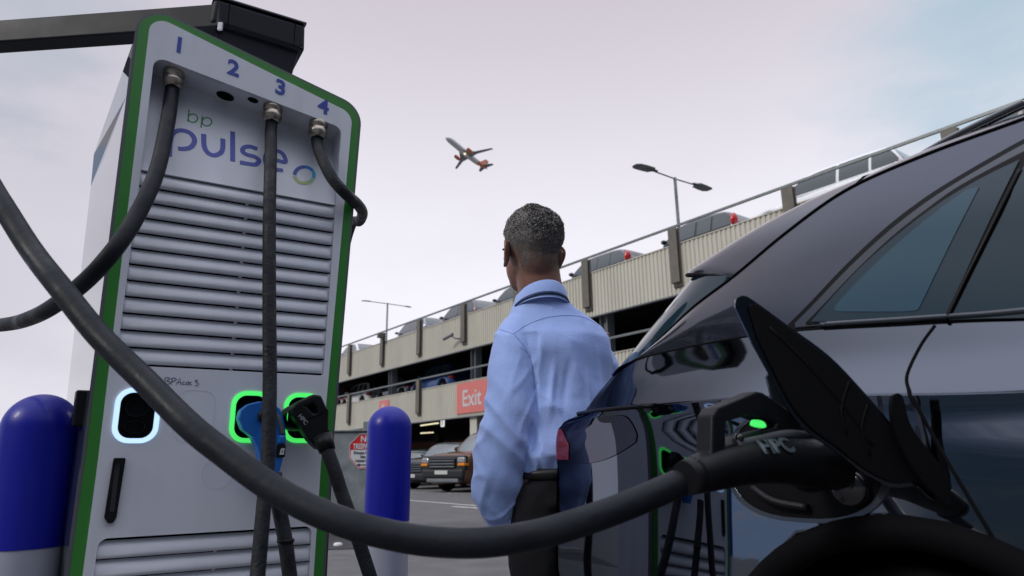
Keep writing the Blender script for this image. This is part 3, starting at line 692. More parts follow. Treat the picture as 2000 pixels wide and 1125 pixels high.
# ================================================================== CHARGER
E2 = Vector((.85147, .52441, 0)); N2 = Vector((.52441, -.85147, 0)); Q0 = Vector((-1.1115, 1.82, 0))
def cfr(u, z, d=0.): return Q0+E2*u+N2*d+Vector((0, 0, z))
def cinv(px, py, d=0.):
    p = hitp(px, py, cfr(0, 0, d), N2); return ((p-Q0).dot(E2), p.z)
def inv2(surf, px, py, a, b, it=12):
    tgt = Vector((px, py)); h = 1e-4
    for _ in range(it):
        q = proj(surf(a, b)); e = tgt-q
        if e.length < .02: break
        qa = (proj(surf(a+h, b))-q)/h; qb = (proj(surf(a, b+h))-q)/h
        det = qa.x*qb.y-qa.y*qb.x
        if abs(det) < 1e-9: break
        da = (e.x*qb.y-e.y*qb.x)/det; db = (qa.x*e.y-qa.y*e.x)/det
        s = min(1, .5/max(abs(da), abs(db), 1e-9)); a += da*s; b += db*s
    return a, b
def roundpoly(pts, rad, n=8):
    out = []
    for i, p in enumerate(pts):
        p = Vector(p); a = Vector(pts[i-1]); b = Vector(pts[(i+1) % len(pts)]); r = rad[i]
        if r <= 0: out.append((p.x, p.y)); continue
        va, vb = (a-p).normalized(), (b-p).normalized(); ang = va.angle(vb); t = r/math.tan(ang/2)
        A_, B_ = p+va*t, p+vb*t; c = p+(va+vb).normalized()*(r/math.sin(ang/2))
        a0 = math.atan2(A_.y-c.y, A_.x-c.x); a1 = math.atan2(B_.y-c.y, B_.x-c.x)
        while a1-a0 > math.pi: a1 -= 2*math.pi
        while a1-a0 < -math.pi: a1 += 2*math.pi
        for k_ in range(n+1): an = lerp(a0, a1, k_/n); out.append((c.x+r*math.cos(an), c.y+r*math.sin(an)))
    return out
def outline(e): return roundpoly([(-.010+e, .05+e*.3), (.638-e, .05+e*.3), (.648-e, .9), (.694-e*1.02, 2.103-e*1.02), (-.024+e*1.02, 2.268-e*1.02), (-.008+e, .9)], [.01, .01, 0, .085-e, .080-e, 0], 10)
ch = thing('ev_charger', 'tall white charging cabinet with green edge stripe and louvred front', 'charger', mtx=Matrix(((E2.x, N2.x, 0, Q0.x), (E2.y, N2.y, 0, Q0.y), (0, 0, 1, 0), (0, 0, 0, 1))))
part('edge_trim', MB().prism([outline(0), outline(.034)], lambda a, b, c: cfr(a, b, c), .03), M['seam'], ch, bevel=.002)
part('green_stripe', MB().prism([outline(.008), outline(.045)], lambda a, b, c: cfr(a, b, c+.003), .003), M['green'], ch)
part('casing', MB().prism([outline(.006), outline(.030)], lambda a, b, c: cfr(a, b, c-.031), .40).prism([outline(.006)], lambda a, b, c: cfr(a, b, c-.4311), .01), M['white'], ch)
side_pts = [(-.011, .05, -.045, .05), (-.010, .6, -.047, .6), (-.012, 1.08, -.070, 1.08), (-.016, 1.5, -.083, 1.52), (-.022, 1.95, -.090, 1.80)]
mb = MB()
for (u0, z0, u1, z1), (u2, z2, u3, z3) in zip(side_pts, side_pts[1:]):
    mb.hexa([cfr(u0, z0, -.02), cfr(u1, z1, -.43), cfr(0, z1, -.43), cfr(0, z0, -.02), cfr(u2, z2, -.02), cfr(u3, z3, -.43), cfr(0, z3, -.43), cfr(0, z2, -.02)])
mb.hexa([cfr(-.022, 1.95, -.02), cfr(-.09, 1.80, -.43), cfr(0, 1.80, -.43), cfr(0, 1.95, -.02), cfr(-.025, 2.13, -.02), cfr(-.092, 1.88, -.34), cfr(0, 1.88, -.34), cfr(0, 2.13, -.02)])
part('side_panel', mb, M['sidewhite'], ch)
sp_ = MB(); p0 = Vector(cfr(-.055, 1.0, -.25)); sp_.hexa([cfr(-.040, .99, -.055), cfr(-.044, .99, -.105), cfr(-.01, .99, -.105), cfr(-.008, .99, -.055), cfr(-.042, 1.085, -.055), cfr(-.046, 1.085, -.105), cfr(-.01, 1.085, -.105), cfr(-.008, 1.085, -.055)])
part('side_latch', sp_, M['black'], ch, bevel=.004)
# front panel with its openings
def zled(u): return 2.098-.152*u
rec = roundpoly([(.040, 1.150), (.606, 1.150), (.616, 1.722), (.622, zled(.622)), (.036, zled(.036)), (.040, 1.722)], [.012, .012, 0, .03, .03, 0], 6)
socks = [(.050, .943, .160, 1.090), (.342, .945, .455, 1.093), (.491, .945, .604, 1.093)]
inner = [rrect(a+.013, b+.013, c-.013, d-.013, .030, 6) for a, b, c, d in socks]
vent = roundpoly([(.050, .09), (.596, .09), (.596, .705), (.052, .705)], [.01, .01, .022, .022], 6)
part('front_panel', MB().prism([outline(.036), rec, vent]+inner, lambda a, b, c: cfr(a, b, c+.007), .012), M['white'], ch)
def bd(u, z): return .000-.108*max(0, (z-1.722))/(zled(u)-1.722)
def bfr(u, z, d=0.): return cfr(u, z, bd(u, z)+d)
mb = MB()
mb.grid(lambda a, b: bfr(lerp(.034, .626, a), lerp(1.722, zled(lerp(.034, .626, a)), b)), 12, 10, False)
mb.grid(lambda a, b: cfr(lerp(.034, .626, a), zled(lerp(.034, .626, a)), lerp(-.108, .0, b)), 12, 2, False)
for u in (.0365, .6215): mb.grid(lambda a, b, u=u: cfr(u+(.0 if a else 0), lerp(1.722, zled(u), a), lerp(bd(u, lerp(1.722, zled(u), a)), .0, b)), 8, 2, False)
mb.add([cfr(.034, 1.722, .0), cfr(.620, 1.722, .0), cfr(.620, 1.722, -.02), cfr(.034, 1.722, -.02)], [(0, 1, 2, 3)])
part('recess', mb, M['white'], ch, fixn=False)
def slat(zt, u0, u1, p_):
    prof = [(0, -.011), (.003, -.010), (.008, -.005), (.015, .000), (.023, .0035), (.031, .0050), (p_-.0050, .0052), (p_-.0040, .002), (p_-.0050, -.012)]
    mb = MB(); n = 6
    def fn(a, b):
        i = min(int(b*(len(prof)-1)+1e-6), len(prof)-1); dz, d = prof[i]
        e = min(a*(u1-u0), (1-a)*(u1-u0)); d2 = d if e > .012 else lerp(-.004, d, min(1, e/.012))
        return cfr(lerp(u0, u1, a), zt-dz, d2)
    us = [0, .004, .010, .02, .35, .65, .98, .99, .996, 1]
    vs = [fn(a, i/(len(prof)-1)) for a in us for i in range(len(prof))]; k_ = len(prof)
    mb.add(vs, [(i*k_+j, i*k_+j+1, (i+1)*k_+j+1, (i+1)*k_+j) for i in range(len(us)-1) for j in range(k_-1)], True)
    um = lerp(u0, u1, .525); mb.box(cfr(um, zt-p_+.004, -.008), (.006, .012, .012))
    return mb
P_ = (1.7185-1.1525)/12
for i in range(12): part('louvre_slat', slat(1.7185-i*P_, .036, .6155-.0008*i, P_), M['white'], ch, fixn=False)
for i in range(13): part('vent_slat', slat(.698-i*.0468, .046, .598, .0468), M['white'], ch, fixn=False)
part('louvre_back', MB().box(cfr(.325, 1.437, -.024), (.61, .012, .578), rz=math.atan2(E2.y, E2.x)), M['blackm'], ch)
part('vent_back', MB().box(cfr(.325, .39, -.024), (.58, .012, .64), rz=math.atan2(E2.y, E2.x)), M['blackm'], ch)
# socket openings with their light rings
for i, ((a, b, c, d), inn) in enumerate(zip(socks, inner)):
    s = part('socket', MB().prism([rrect(a+.010, b+.010, c-.010, d-.010, .032, 6), inn], lambda x, y, z: cfr(x, y, z+.006), .07), M['blackg'], ch)
    pl_ = MB().prism([rrect(a+.010, b+.010, c-.010, d-.010, .032, 6)], lambda x, y, z: cfr(x, y, z-.055), .01)
    part('socket_back', pl_, M['black'], s)
    cx = (a+c)/2
    for zz, rr_, rz_ in ((b+.098, .030, .027), (b+.045, .027, .018)):
        part('plug_port', MB().prism([arc(cx, zz, rr_, rz_, 0, 345, 23), arc(cx, zz, rr_*.86, rz_*.84, 0, 345, 23)], lambda x, y, z: cfr(x, y, z-.030), .03), M['black'], s)
    part('light_ring', MB().prism([rrect(a, b, c, d, .042, 8), rrect(a+.0125, b+.0125, c-.0125, d-.0125, .0305, 8)], lambda x, y, z: cfr(x, y, z+.0105), .004), M['ledw' if i == 0 else 'ledg'], ch, label='pale blue lit ring round the empty socket' if i == 0 else 'green lit ring round an occupied socket')
fl = MB(); fl.prism([rrect(.197, .945, .300, 1.090, .035, 8), rrect(.1985, .9465, .2985, 1.0885, .034, 8)], lambda x, y, z: cfr(x, y, z+.0076), .0008)
fl.prism([arc(.322, .86, .042, .042, 0, 350, 35), arc(.322, .86, .041, .041, 0, 350, 35)], lambda x, y, z: cfr(x, y, z+.0076), .0008)
part('blanked_opening', fl, mat('faint_line', (.57, .585, .63), .5), ch)
hm = MB().prism([roundpoly([(.0625, .905), (.058, .757), (.068, .742), (.080, .742), (.086, .757), (.0905, .905)], [.004, .003, .006, .006, .003, .004], 3)], lambda x, y, z: cfr(x, y, z+.018), .02)
part('door_handle', hm, M['black'], ch, bevel=.003)
part('handle_slot', MB().prism([rrect(.068, .77, .079, .89, .004)], lambda x, y, z: cfr(x, y, z+.0195), .002), M['blackg'], ch)
# numbers and writing
nm = MB()
for tx, px, py in (('1', 350, 89), ('2', 456, 134), ('3', 548, 172), ('4', 632, 209)):
    u, z = cinv(px, py, .008); k_ = text_mb(tx, lambda a, b, c: cfr(u+a, z+b-.13*a, .0082+c), .073, .001, .0022, xs=1.0); nm.add(k_.v, k_.f)
part('numbering', nm, M['blueink'], ch)
def cr2(pts, oy=0, s=2.7027):
    out = []
    for x, y in pts: out.append(inv2(bfr, x/s, oy+y/s, .3, 1.85))
    return out
def st2(pts, wd, mb, smooth=True, fr=None, th=.0009, surf=None):
    P = cr2(pts)
    if smooth and len(P) > 2: P = [(v.x, v.y) for v in catmull([(p[0], p[1], 0) for p in P], 7)]
    return stroke(P, wd, lambda a, b, c: bfr(a, b, .0012+c), th, mb)
lg = MB()
for pts in ([(893, 826), (899, 745), (915, 703), (955, 688), (1003, 702), (1027, 738), (1012, 773), (980, 785), (940, 785)],
            [(1075, 708), (1078, 770), (1097, 806), (1132, 820), (1165, 806), (1176, 778), (1176, 732)],
            [(1228, 695), (1228, 852)],
            [(1358, 787), (1322, 774), (1290, 778), (1280, 797), (1300, 815), (1345, 828), (1367, 848), (1350, 868), (1318, 866), (1266, 857)],
            [(1438, 838), (1503, 856), (1500, 824), (1478, 802), (1442, 794), (1412, 808), (1400, 842), (1412, 876), (1450, 893), (1494, 900)]):
    st2(pts, .0150, lg)
part('lettering', lg, M['blueink2'], ch, label='large blue word pulse')
lg = MB()
st2([(998, 580), (991, 641)], .0040, lg); st2([(1018+25*math.cos(R(a)), 624+22*math.sin(R(a))) for a in range(0, 361, 20)], .0040, lg)
st2([(1068, 612), (1061, 674)], .0040, lg); st2([(1092+25*math.cos(R(a)), 643+22*math.sin(R(a))) for a in range(0, 361, 20)], .0040, lg)
part('lettering', lg, M['greenink'], ch, label='small green letters bp')
for a0, a1, c_ in ((180, 275, (.05, .09, .36)), (275, 330, (.02, .22, .62)), (330, 380, (.05, .40, .62)), (20, 60, (.30, .50, .38)), (60, 150, (.42, .50, .20)), (150, 172, (.36, .46, .28))):
    lg = MB(); st2([(1606+51*math.cos(R(lerp(a0, a1, k_/8))), 924+43*math.sin(R(lerp(a0, a1, k_/8)))) for k_ in range(9)], .0125, lg, False)
    part('logo_ring', lg, mat('ring_ink', c_, .5), ch)
wr_ = MB()
def wst(pts, smooth=False):
    P = [cinv(x/2.7027, 380+y/2.7027, .008) for x, y in pts]
    if smooth: P = [(v.x, v.y) for v in catmull([(p[0], p[1], 0) for p in P], 5)]
    stroke(P, .0017, lambda a, b, c: cfr(a, b, .0078+c), .0006, wr_)
for s_ in ([(872, 966), (870, 1001)], [(868, 968), (888, 966), (896, 974), (880, 983), (899, 990), (893, 999), (867, 1001)], [(909, 970), (905, 1003)], [(903, 972), (922, 968), (930, 978), (908, 988)],
           [(930, 1003), (950, 970), (956, 1004)], [(934, 992), (956, 992)], [(976, 988), (966, 990), (966, 1001), (978, 1001)], [(984, 992), (992, 988), (997, 997), (989, 1004), (983, 998), (985, 991)],
           [(1012, 990), (1002, 992), (1003, 1004), (1014, 1003)], [(1027, 984), (1043, 979), (1033, 990), (1047, 996), (1043, 1007), (1028, 1010)]): wst(s_, len(s_) > 3)
part('handwriting', wr_, M['ink'], ch)
# ledge: holes and cable glands
for px, py, rr_ in ((440, 187, .0275), (494, 195, .0165)):
    u, dd = inv2(lambda a, b: cfr(a, zled(a), b), px, py, .3, -.05)
    part('ledge_hole', MB().prism([arc(0, 0, rr_, rr_*.95, 0, 345, 24)], lambda a, b, c: cfr(u+a, zled(u+a)-.0012, dd+b)+Vector((0, 0, c)), .001), M['blackm'], ch)
glands = []
for px, py in ((339, 152), (532, 220), (621, 252)):
    u, dd = inv2(lambda a, b: cfr(a, zled(a)-.022, b), px, py, .3, -.05)
    g = cfr(u, zled(u), dd); glands.append(g)
    part('cable_gland', MB().lathe([(.030, .002), (.0312, -.004), (.0312, -.016), (.0285, -.018), (.0285, -.023), (.031, -.025), (.0315, -.040), (.0290, -.044), (.0280, -.052), (.0200, -.056)], g, 24), M['chrome'], ch)
part('plinth', MB().box(cfr(.315, .025, -.22), (.62, .36, .05), rz=math.atan2(E2.y, E2.x)), M['concrete'], ch)
# ------------------------------------------------------------------ overhead cable arm
arm = thing('cable_arm', 'dark overhead cable arm swinging out to the left above the charger', 'cable arm', cfr(.35, 2.25, -.25))
def afr(u, z, d): return cfr(u, z, d)
mb = MB().hexa([afr(.190, 2.352, -.13), afr(.512, 2.345, -.13), afr(.512, 2.345, -.36), afr(.190, 2.352, -.36), afr(.197, 2.450, -.13), afr(.508, 2.452, -.13), afr(.508, 2.452, -.36), afr(.197, 2.450, -.36)])
part('winch_box', mb, M['gunmetal'], arm, bevel=.014, seg=4)
part('box_lid', MB().hexa([afr(.193, 2.4525, -.127), afr(.512, 2.4545, -.127), afr(.512, 2.4545, -.363), afr(.193, 2.4525, -.363), afr(.193, 2.462, -.127), afr(.512, 2.464, -.127), afr(.512, 2.464, -.363), afr(.193, 2.462, -.363)]), M['blackg'], arm, bevel=.003)
for u in (.245, .470): part('panel_joint', MB().hexa([afr(u, 2.352, -.1295), afr(u+.003, 2.352, -.1295), afr(u+.003, 2.352, -.20), afr(u, 2.352, -.20), afr(u, 2.448, -.1285), afr(u+.003, 2.448, -.1285), afr(u+.003, 2.448, -.20), afr(u, 2.448, -.20)]), M['blackm'], arm)
part('pedestal', MB().hexa([afr(.26, 1.95, -.16), afr(.43, 1.95, -.16), afr(.43, 1.95, -.34), afr(.26, 1.95, -.34), afr(.21, 2.353, -.15), afr(.495, 2.353, -.15), afr(.495, 2.353, -.35), afr(.21, 2.353, -.35)]), M['gunmetal'], arm, bevel=.004)
part('cable_tie', MB().box(afr(.222, 2.335, -.115), (.016, .008, .03)), M['signwhite'], arm, bevel=.002)
part('bolt', MB().lathe([(.006, .004), (.006, 0)], afr(.497, 2.36, -.129), 10, (E2, Vector((0, 0, 1)), N2)), M['chrome'], arm)
bp0 = afr(.197, 2.4, -.14); bdir = Vector((-1, .09, 0)).normalized(); bn = Vector((-bdir.y, bdir.x, 0))
def bh(px, py): return hitp(px, py, bp0, bn)
tR, tL, bR_, bL = bh(430, 6), bh(-500, 76), bh(430, 51), bh(-500, 116); bk = bn*(-1)*.07
if bk.y < 0: bk = -bk
part('beam', MB().hexa([bL, bR_, bR_+bk, bL+bk, tL, tR, tR+bk, tL+bk]), M['gunmetal'], arm, bevel=.006, seg=3)
# ------------------------------------------------------------------ cables
def pxpath(L_): return [atY(a, b, c) for a, b, c in L_]
def cable_tube(pts, r_, seg=16, sub=8): return MB().tube(catmull(pts, sub), r_, seg)
# first cable: leaves the left gland, loops out of frame and comes back across the front to the black car
c1 = [glands[0]-Vector((0, 0, .03)), glands[0]-Vector((0, 0, .075))]+pxpath([(327, 240, 1.85), (306, 335, 1.75), (262, 430, 1.66), (205, 510, 1.61), (140, 572, 1.68), (70, 617, 1.85), (0, 635, 2.1), (-120, 640, 2.3), (-260, 560, 2.2), (-330, 380, 1.9), (-290, 190, 1.6), (-170, 190, 1.45), (-60, 300, 1.37),
     (0, 392, 1.32), (60, 487, 1.28), (122, 567, 1.23), (194, 656, 1.20), (281, 742, 1.17), (370, 831, 1.13), (444, 890, 1.11), (518, 944, 1.09), (592, 987, 1.07), (666, 1018, 1.055), (740, 1040, 1.05), (835, 1057, 1.045), (940, 1060, 1.04), (1040, 1046, 1.045), (1130, 1021, 1.06), (1220, 989, 1.08), (1300, 955, 1.10), (1352, 931, 1.115)])
cab1 = thing('charging_cable', 'thick black cable sweeping across the foreground from the charger to the black car', 'charging cable', glands[0])
part('cable', cable_tube(c1, .0212, 24), M['rubber'], cab1)
c3 = [glands[1]-Vector((0, 0, .03)), glands[1]-Vector((0, 0, .09))]+pxpath([(529, 300, 2.0), (526, 430, 1.93), (526, 600, 1.90), (527, 720, 1.885), (526, 800, 1.875), (523, 900, 1.87), (514, 1000, 1.86), (503, 1125, 1.84), (490, 1260, 1.80)])
g0 = c3[-1]; c3 += [Vector((g0.x-.02, g0.y-.1, .16)), Vector((g0.x+.03, g0.y-.16, .05)), Vector((g0.x+.16, g0.y-.10, .04)), Vector((g0.x+.20, g0.y+.02, .22))]+pxpath([(578, 1220, 1.93), (566, 1125, 1.93), (556, 1050, 1.92), (543, 980, 1.91), (536, 925, 1.91)])
cab3 = thing('charging_cable', 'black cable hanging straight down the front, ending in the blue plug', 'charging cable', glands[1])
part('cable', cable_tube(c3, .0192, 18), M['rubberd'], cab3)
def pfr(d0):
    def f(px, py, d): u, z = cinv(px, py, d0); return cfr(u, z, d0+d)
    return f
f_ = pfr(.085)
bl = [(466, 816), (471, 800), (485, 789), (505, 784), (530, 785), (548, 798), (556, 825), (559, 850), (556, 885), (548, 916), (541, 938), (522, 938), (511, 905), (502, 872), (492, 852), (474, 838)]
pb = part('plug', MB().prism([bl], f_, .05), M['plugblue'], cab3, bevel=.016, seg=4, label='blue type plug body')
part('plug_nose', MB().lathe([(.036, -.08), (.036, .0), (.030, .012)], cfr(*cinv(497, 817, .03), .03), 24, (E2, Vector((0, 0, 1)), N2)), M['plugblue'], pb)
part('grip_band', MB().prism([[(541, 868), (559, 868), (557, 893), (539, 893)]], pfr(.090), .05), M['black'], pb, bevel=.003)
part('grip_mark', MB().prism([[(549, 876), (556, 875), (554, 888), (546, 888)], [(551, 879), (553, 879), (551.5, 885), (549.5, 885)]], pfr(.0915), .001), M['signwhite'], pb)
part('grip_end', MB().prism([[(545, 849), (560, 850), (559, 867), (543, 867)]], pfr(.096), .05), M['plugblue'], pb, bevel=.006)
part('trigger', MB().prism([[(541, 806), (548, 812), (556, 840), (557, 848), (549, 848), (545, 830)]], pfr(.094), .04), M['seam'], pb, bevel=.004)
part('release_button', MB().ell(cfr(*cinv(512, 812, .09), .09), (.012, .012, .018)), M['black'], pb)
part('cable_tie', MB().lathe([(.0205, -.004), (.0225, -.004), (.0225, .004), (.0205, .004)], atY(558, 1056, 1.92), 20), M['black'], cab3)
c4 = [glands[2]-Vector((0, 0, .03)), glands[2]-Vector((0, 0, .075))]+pxpath([(630, 312, 2.08), (650, 350, 2.06), (677, 380, 2.09), (699, 400, 2.20), (708, 416, 2.34), (702, 432, 2.46), (686, 440, 2.56), (668, 520, 2.66), (652, 700, 2.70), (640, 900, 2.70)])
g0 = c4[-1]; c4 += [Vector((g0.x, g0.y, .4)), Vector((g0.x+.02, g0.y-.05, .08)), Vector((g0.x+.15, g0.y-.25, .04)), Vector((g0.x+.28, g0.y-.45, .05))]+pxpath([(760, 1260, 2.1), (727, 1140, 2.05), (708, 1080, 2.03), (688, 1020, 2.01), (668, 965, 2.0), (652, 915, 1.99), (641, 885, 1.99), (634, 862, 2.0)])
cab4 = thing('charging_cable', 'black cable curving round the right charger edge, HPC plug in the rightmost socket', 'charging cable', glands[2])
part('cable', cable_tube(c4, .0192, 18), M['rubberd'], cab4)
hp = [(571, 796), (580, 786), (613, 770), (628, 772), (638, 795), (643, 799), (642, 836), (648, 846), (652, 857), (650, 868), (634, 878), (622, 877), (604, 859), (592, 841), (585, 827), (573, 812)]
hh_ = [(597, 794), (611, 787), (618, 793), (621, 808), (612, 807), (604, 799)]
plg = part('plug', MB().prism([hp, hh_], pfr(.115), .05), M['black'], cab4, bevel=.006, seg=3, label='black HPC plug body')
part('plug_nose', MB().lathe([(.037, -.10), (.040, .0), (.034, .02)], cfr(*cinv(580, 815, .06), .06), 24, (E2, Vector((0, 0, 1)), N2)), M['black'], plg)
A_, B_ = cinv(584, 810, .116), cinv(602, 832, .116); dv = (Vector(B_)-Vector(A_)).normalized(); pv = Vector((-dv.y, dv.x))
part('lettering', text_mb('HPC', lambda a, b, c: cfr(A_[0]+dv.x*(a+.001)+pv.x*b, A_[1]+dv.y*(a+.001)+pv.y*b, .1162+c), .0165, .0006, .0005, 'LEFT', 1.05), mat('plug_print', (.22, .25, .25), .5), plg)
part('strain_relief', MB().tube([atY(631, 852, 2.0), atY(639, 880, 1.99)], [.026, .0235], 18), M['black'], cab4)
# ================================================================== BLACK CAR
a35 = R(35); CE = Vector((math.sin(a35), -math.cos(a35), 0)); CN = Vector((-math.cos(a35), -math.sin(a35), 0))
C0 = atY(1095, 902, 2.05); C0.z = 0; HW = .93
def CP(s, w_, z): return C0+CE*s-CN*w_+Vector((0, 0, z))
carM = Matrix(((CE.x, CN.x, 0, C0.x), (CE.y, CN.y, 0, C0.y), (0, 0, 1, 0), (0, 0, 0, 1)))
car = thing('black_car', 'large black car being charged in the right foreground, seen from its rear corner', 'car', mtx=carM)
# levels: knots (s, w, z) from the rear corner to the nose; 'c' = s of the rear centre line
LEV = {
 'b0': dict(c=.08, k=[(.20, .10, .24), (.6, .05, .24), (3.6, .06, .24), (4.2, .10, .26), (4.42, .22, .28)]),
 'b1': dict(c=-.01, k=[(.10, .06, .34), (.35, .0, .33), (.8, -.030, .33), (3.6, -.030, .33), (4.2, .05, .34), (4.5, .22, .36)]),
 'b2': dict(c=-.19, k=[(-.10, .072, .52), (.3, -.002, .52), (.7, -.036, .52), (3.6, -.036, .52), (4.2, .04, .52), (4.56, .22, .52)]),
 'b3': dict(c=-.21, k=[(-.125, .086, .70), (.3, .009, .70), (.7, -.024, .70), (3.5, -.020, .70), (4.2, .04, .68), (4.55, .25, .66)]),
 'b4': dict(c=-.20, k=[(-.125, .094, .86), (.3, .021, .86), (.7, -.010, .86), (3.5, -.006, .82), (4.2, .06, .78), (4.5, .30, .74)]),
 'b5': dict(c=-.18, k=[(-.105, .095, .985), (.3, .032, .975), (.7, .006, .965), (1.17, .006, .945), (3.4, .02, .88), (4.1, .08, .85), (4.4, .32, .80)]),
 'b6': dict(c=-.14, k=[(-.07, .140, 1.022), (.03, .088, 1.020), (.14, .050, 1.018), (.32, .028, 1.014), (.7, .008, 1.007), (1.17, .008, .976), (2.2, .008, .955), (3.4, .03, .92), (4.1, .10, .88), (4.38, .34, .82)]),
 'b7': dict(c=-.11, k=[(-.055, .155, 1.036), (.05, .105, 1.033), (.15, .068, 1.030), (.32, .040, 1.027), (.7, .021, 1.020), (1.17, .021, .989), (2.2, .021, .967), (3.4, .05, .935), (4.0, .14, .90), (4.30, .36, .84)]),
 'b8': dict(c=-.08, k=[(-.03, .185, 1.085), (.07, .135, 1.086), (.17, .105, 1.087), (.32, .078, 1.088), (.7, .060, 1.083), (1.17, .055, 1.045), (2.2, .055, 1.01), (3.4, .09, .97), (3.9, .20, .93), (4.15, .40, .88)]),
 'b9': dict(c=-.03, k=[(.03, .200, 1.136), (.12, .148, 1.148), (.20, .122, 1.155), (.30, .104, 1.160), (.55, .095, 1.162), (.74, .090, 1.153), (1.0, .086, 1.124), (1.15, .084, 1.108), (1.6, .084, 1.083), (2.4, .09, 1.055), (3.3, .13, 1.02), (3.8, .26, .97), (4.0, .42, .92)]),
}
LT = [(.03, .200, 1.139), (.12, .150, 1.152), (.20, .136, 1.163), (.30, .148, 1.222), (.40, .160, 1.283), (.527, .175, 1.342), (.68, .190, 1.420), (.833, .200, 1.479), (1.006, .205, 1.500), (1.19, .215, 1.508), (1.8, .225, 1.525), (2.3, .225, 1.50), (2.75, .21, 1.36), (3.2, .17, 1.16), (3.35, .15, 1.06), (3.8, .28, .985), (4.0, .44, .93)]
SA = (1.0, .80)  # rear wheel centre s, (unused)
ARC_R = .375; WC = .955; WZ = .345; FWC = 3.72
def arch(s, z):
    for c in (WC, FWC):
        d = abs(s-c)
        if d < ARC_R+.06: z = max(z, WZ+math.sqrt(max(0, (ARC_R+.06)**2-d*d)))
    return z
def lev(name, s): return interp(s, LEV[name]['k'])
def rearwrap(name, n=12):
    k = LEV[name]; s0, w0, z0 = k['k'][0]; c = k['c']; out = []
    for i in range(n+1):
        th_ = math.pi/2*i/n; out.append((s0-(s0-c)*math.sin(th_)**.75 if s0 > c else s0+(c-s0)*math.sin(th_)**.75, w0+(HW-w0)*(1-math.cos(th_)**.75), z0+(.0)*i))
    return out  # from side start to centre
def col_s(s1, n0=1.0):
    S = []; s = .0
    while s < s1: S.append(s); s += .02 if s < 1.45 else .05
    return S
def levelrow(name):
    k = LEV[name]['k']; s0, s1 = k[0][0], k[-1][0]; row = []
    NS = 110
    for i in range(NS+1):
        s = s0+(s1-s0)*(i/NS)**1.25; w_, z = interp(s, k); row.append((s, w_, z))
    rw = rearwrap(name)[1:][::-1]
    # front wrap to the centre
    sN, wN, zN = k[-1]; fw = [(sN+(.14)*math.sin(math.pi/2*i/8)**.8*(1), wN+(HW-wN)*(1-math.cos(math.pi/2*i/8)**.8), zN) for i in range(1, 9)]
    return rw+row+fw
def skin(names, arches=False, subdiv=3):
    rows = [levelrow(n_) for n_ in names]; R2 = []
    for r0, r1, i in zip(rows, rows[1:], range(len(rows))):
        rm = rows[i-1] if i > 0 else None; rp = rows[i+2] if i+2 < len(rows) else None
        for j in range(subdiv):
            t = j/subdiv; rr = []
            for q in range(len(r0)):
                p1, p2 = Vector(r0[q]), Vector(r1[q]); p0 = Vector(rm[q]) if rm else p1*2-p2; p3 = Vector(rp[q]) if rp else p2*2-p1
                rr.append(.5*((2*p1)+(p2-p0)*t+(2*p0-5*p1+4*p2-p3)*t*t+(3*p1-p0-3*p2+p3)*t**3))
            R2.append(rr)
    R2.append([Vector(p) for p in rows[-1]])
    if arches:
        for rr in R2:
            for q in range(len(rr)):
                z = arch(rr[q].x, rr[q].z)
                if z > rr[q].z:
                    s_ = rr[q].x; pts_ = sorted((lev(n_, s_)[1], lev(n_, s_)[0]) for n_ in names); side_ = rr[q].y < .3
                    rr[q] = Vector((s_, interp(z, pts_)[0] if side_ else rr[q].y, z))
    mb = MB(); k = len(R2[0])
    for sgn in (0, 1):
        vs = [CP(v.x, v.y if not sgn else 2*HW-v.y, v.z) for rr in R2 for v in rr]
        mb.add(vs, [(i*k+j, i*k+j+1, (i+1)*k+j+1, (i+1)*k+j) for i in range(len(R2)-1) for j in range(k-1)], True)
    return mb, R2
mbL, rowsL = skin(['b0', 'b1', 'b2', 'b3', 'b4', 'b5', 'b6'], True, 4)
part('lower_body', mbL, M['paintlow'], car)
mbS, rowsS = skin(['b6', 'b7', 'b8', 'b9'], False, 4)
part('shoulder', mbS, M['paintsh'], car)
# glasshouse side between belt (f=0) and roof seam (f=1)
def GS(s, f):
    w0, z0 = lev('b9', s); w1, z1 = interp(s, LT)
    w0 += .006; bul = .014*math.sin(math.pi*max(0, min(1, f)))
    return CP(s, lerp(w0, w1, f)-bul, lerp(z0+.002, z1, f))
def GSm(s, f):
    p = GS(s, f); v = p-C0; w_ = -v.dot(CN); return CP(v.dot(CE), 2*HW-w_, p.z)
mb = MB()
Sg = [.03+(3.9-.03)*(i/120)**1.3 for i in range(121)]
for fn in (GS, GSm):
    vs = [fn(s, f/6) for s in Sg for f in range(7)]
    mb.add(vs, [(i*7+j, i*7+j+1, (i+1)*7+j+1, (i+1)*7+j) for i in range(120) for j in range(6)], True)
part('body_side', mb, M['paint'], car)
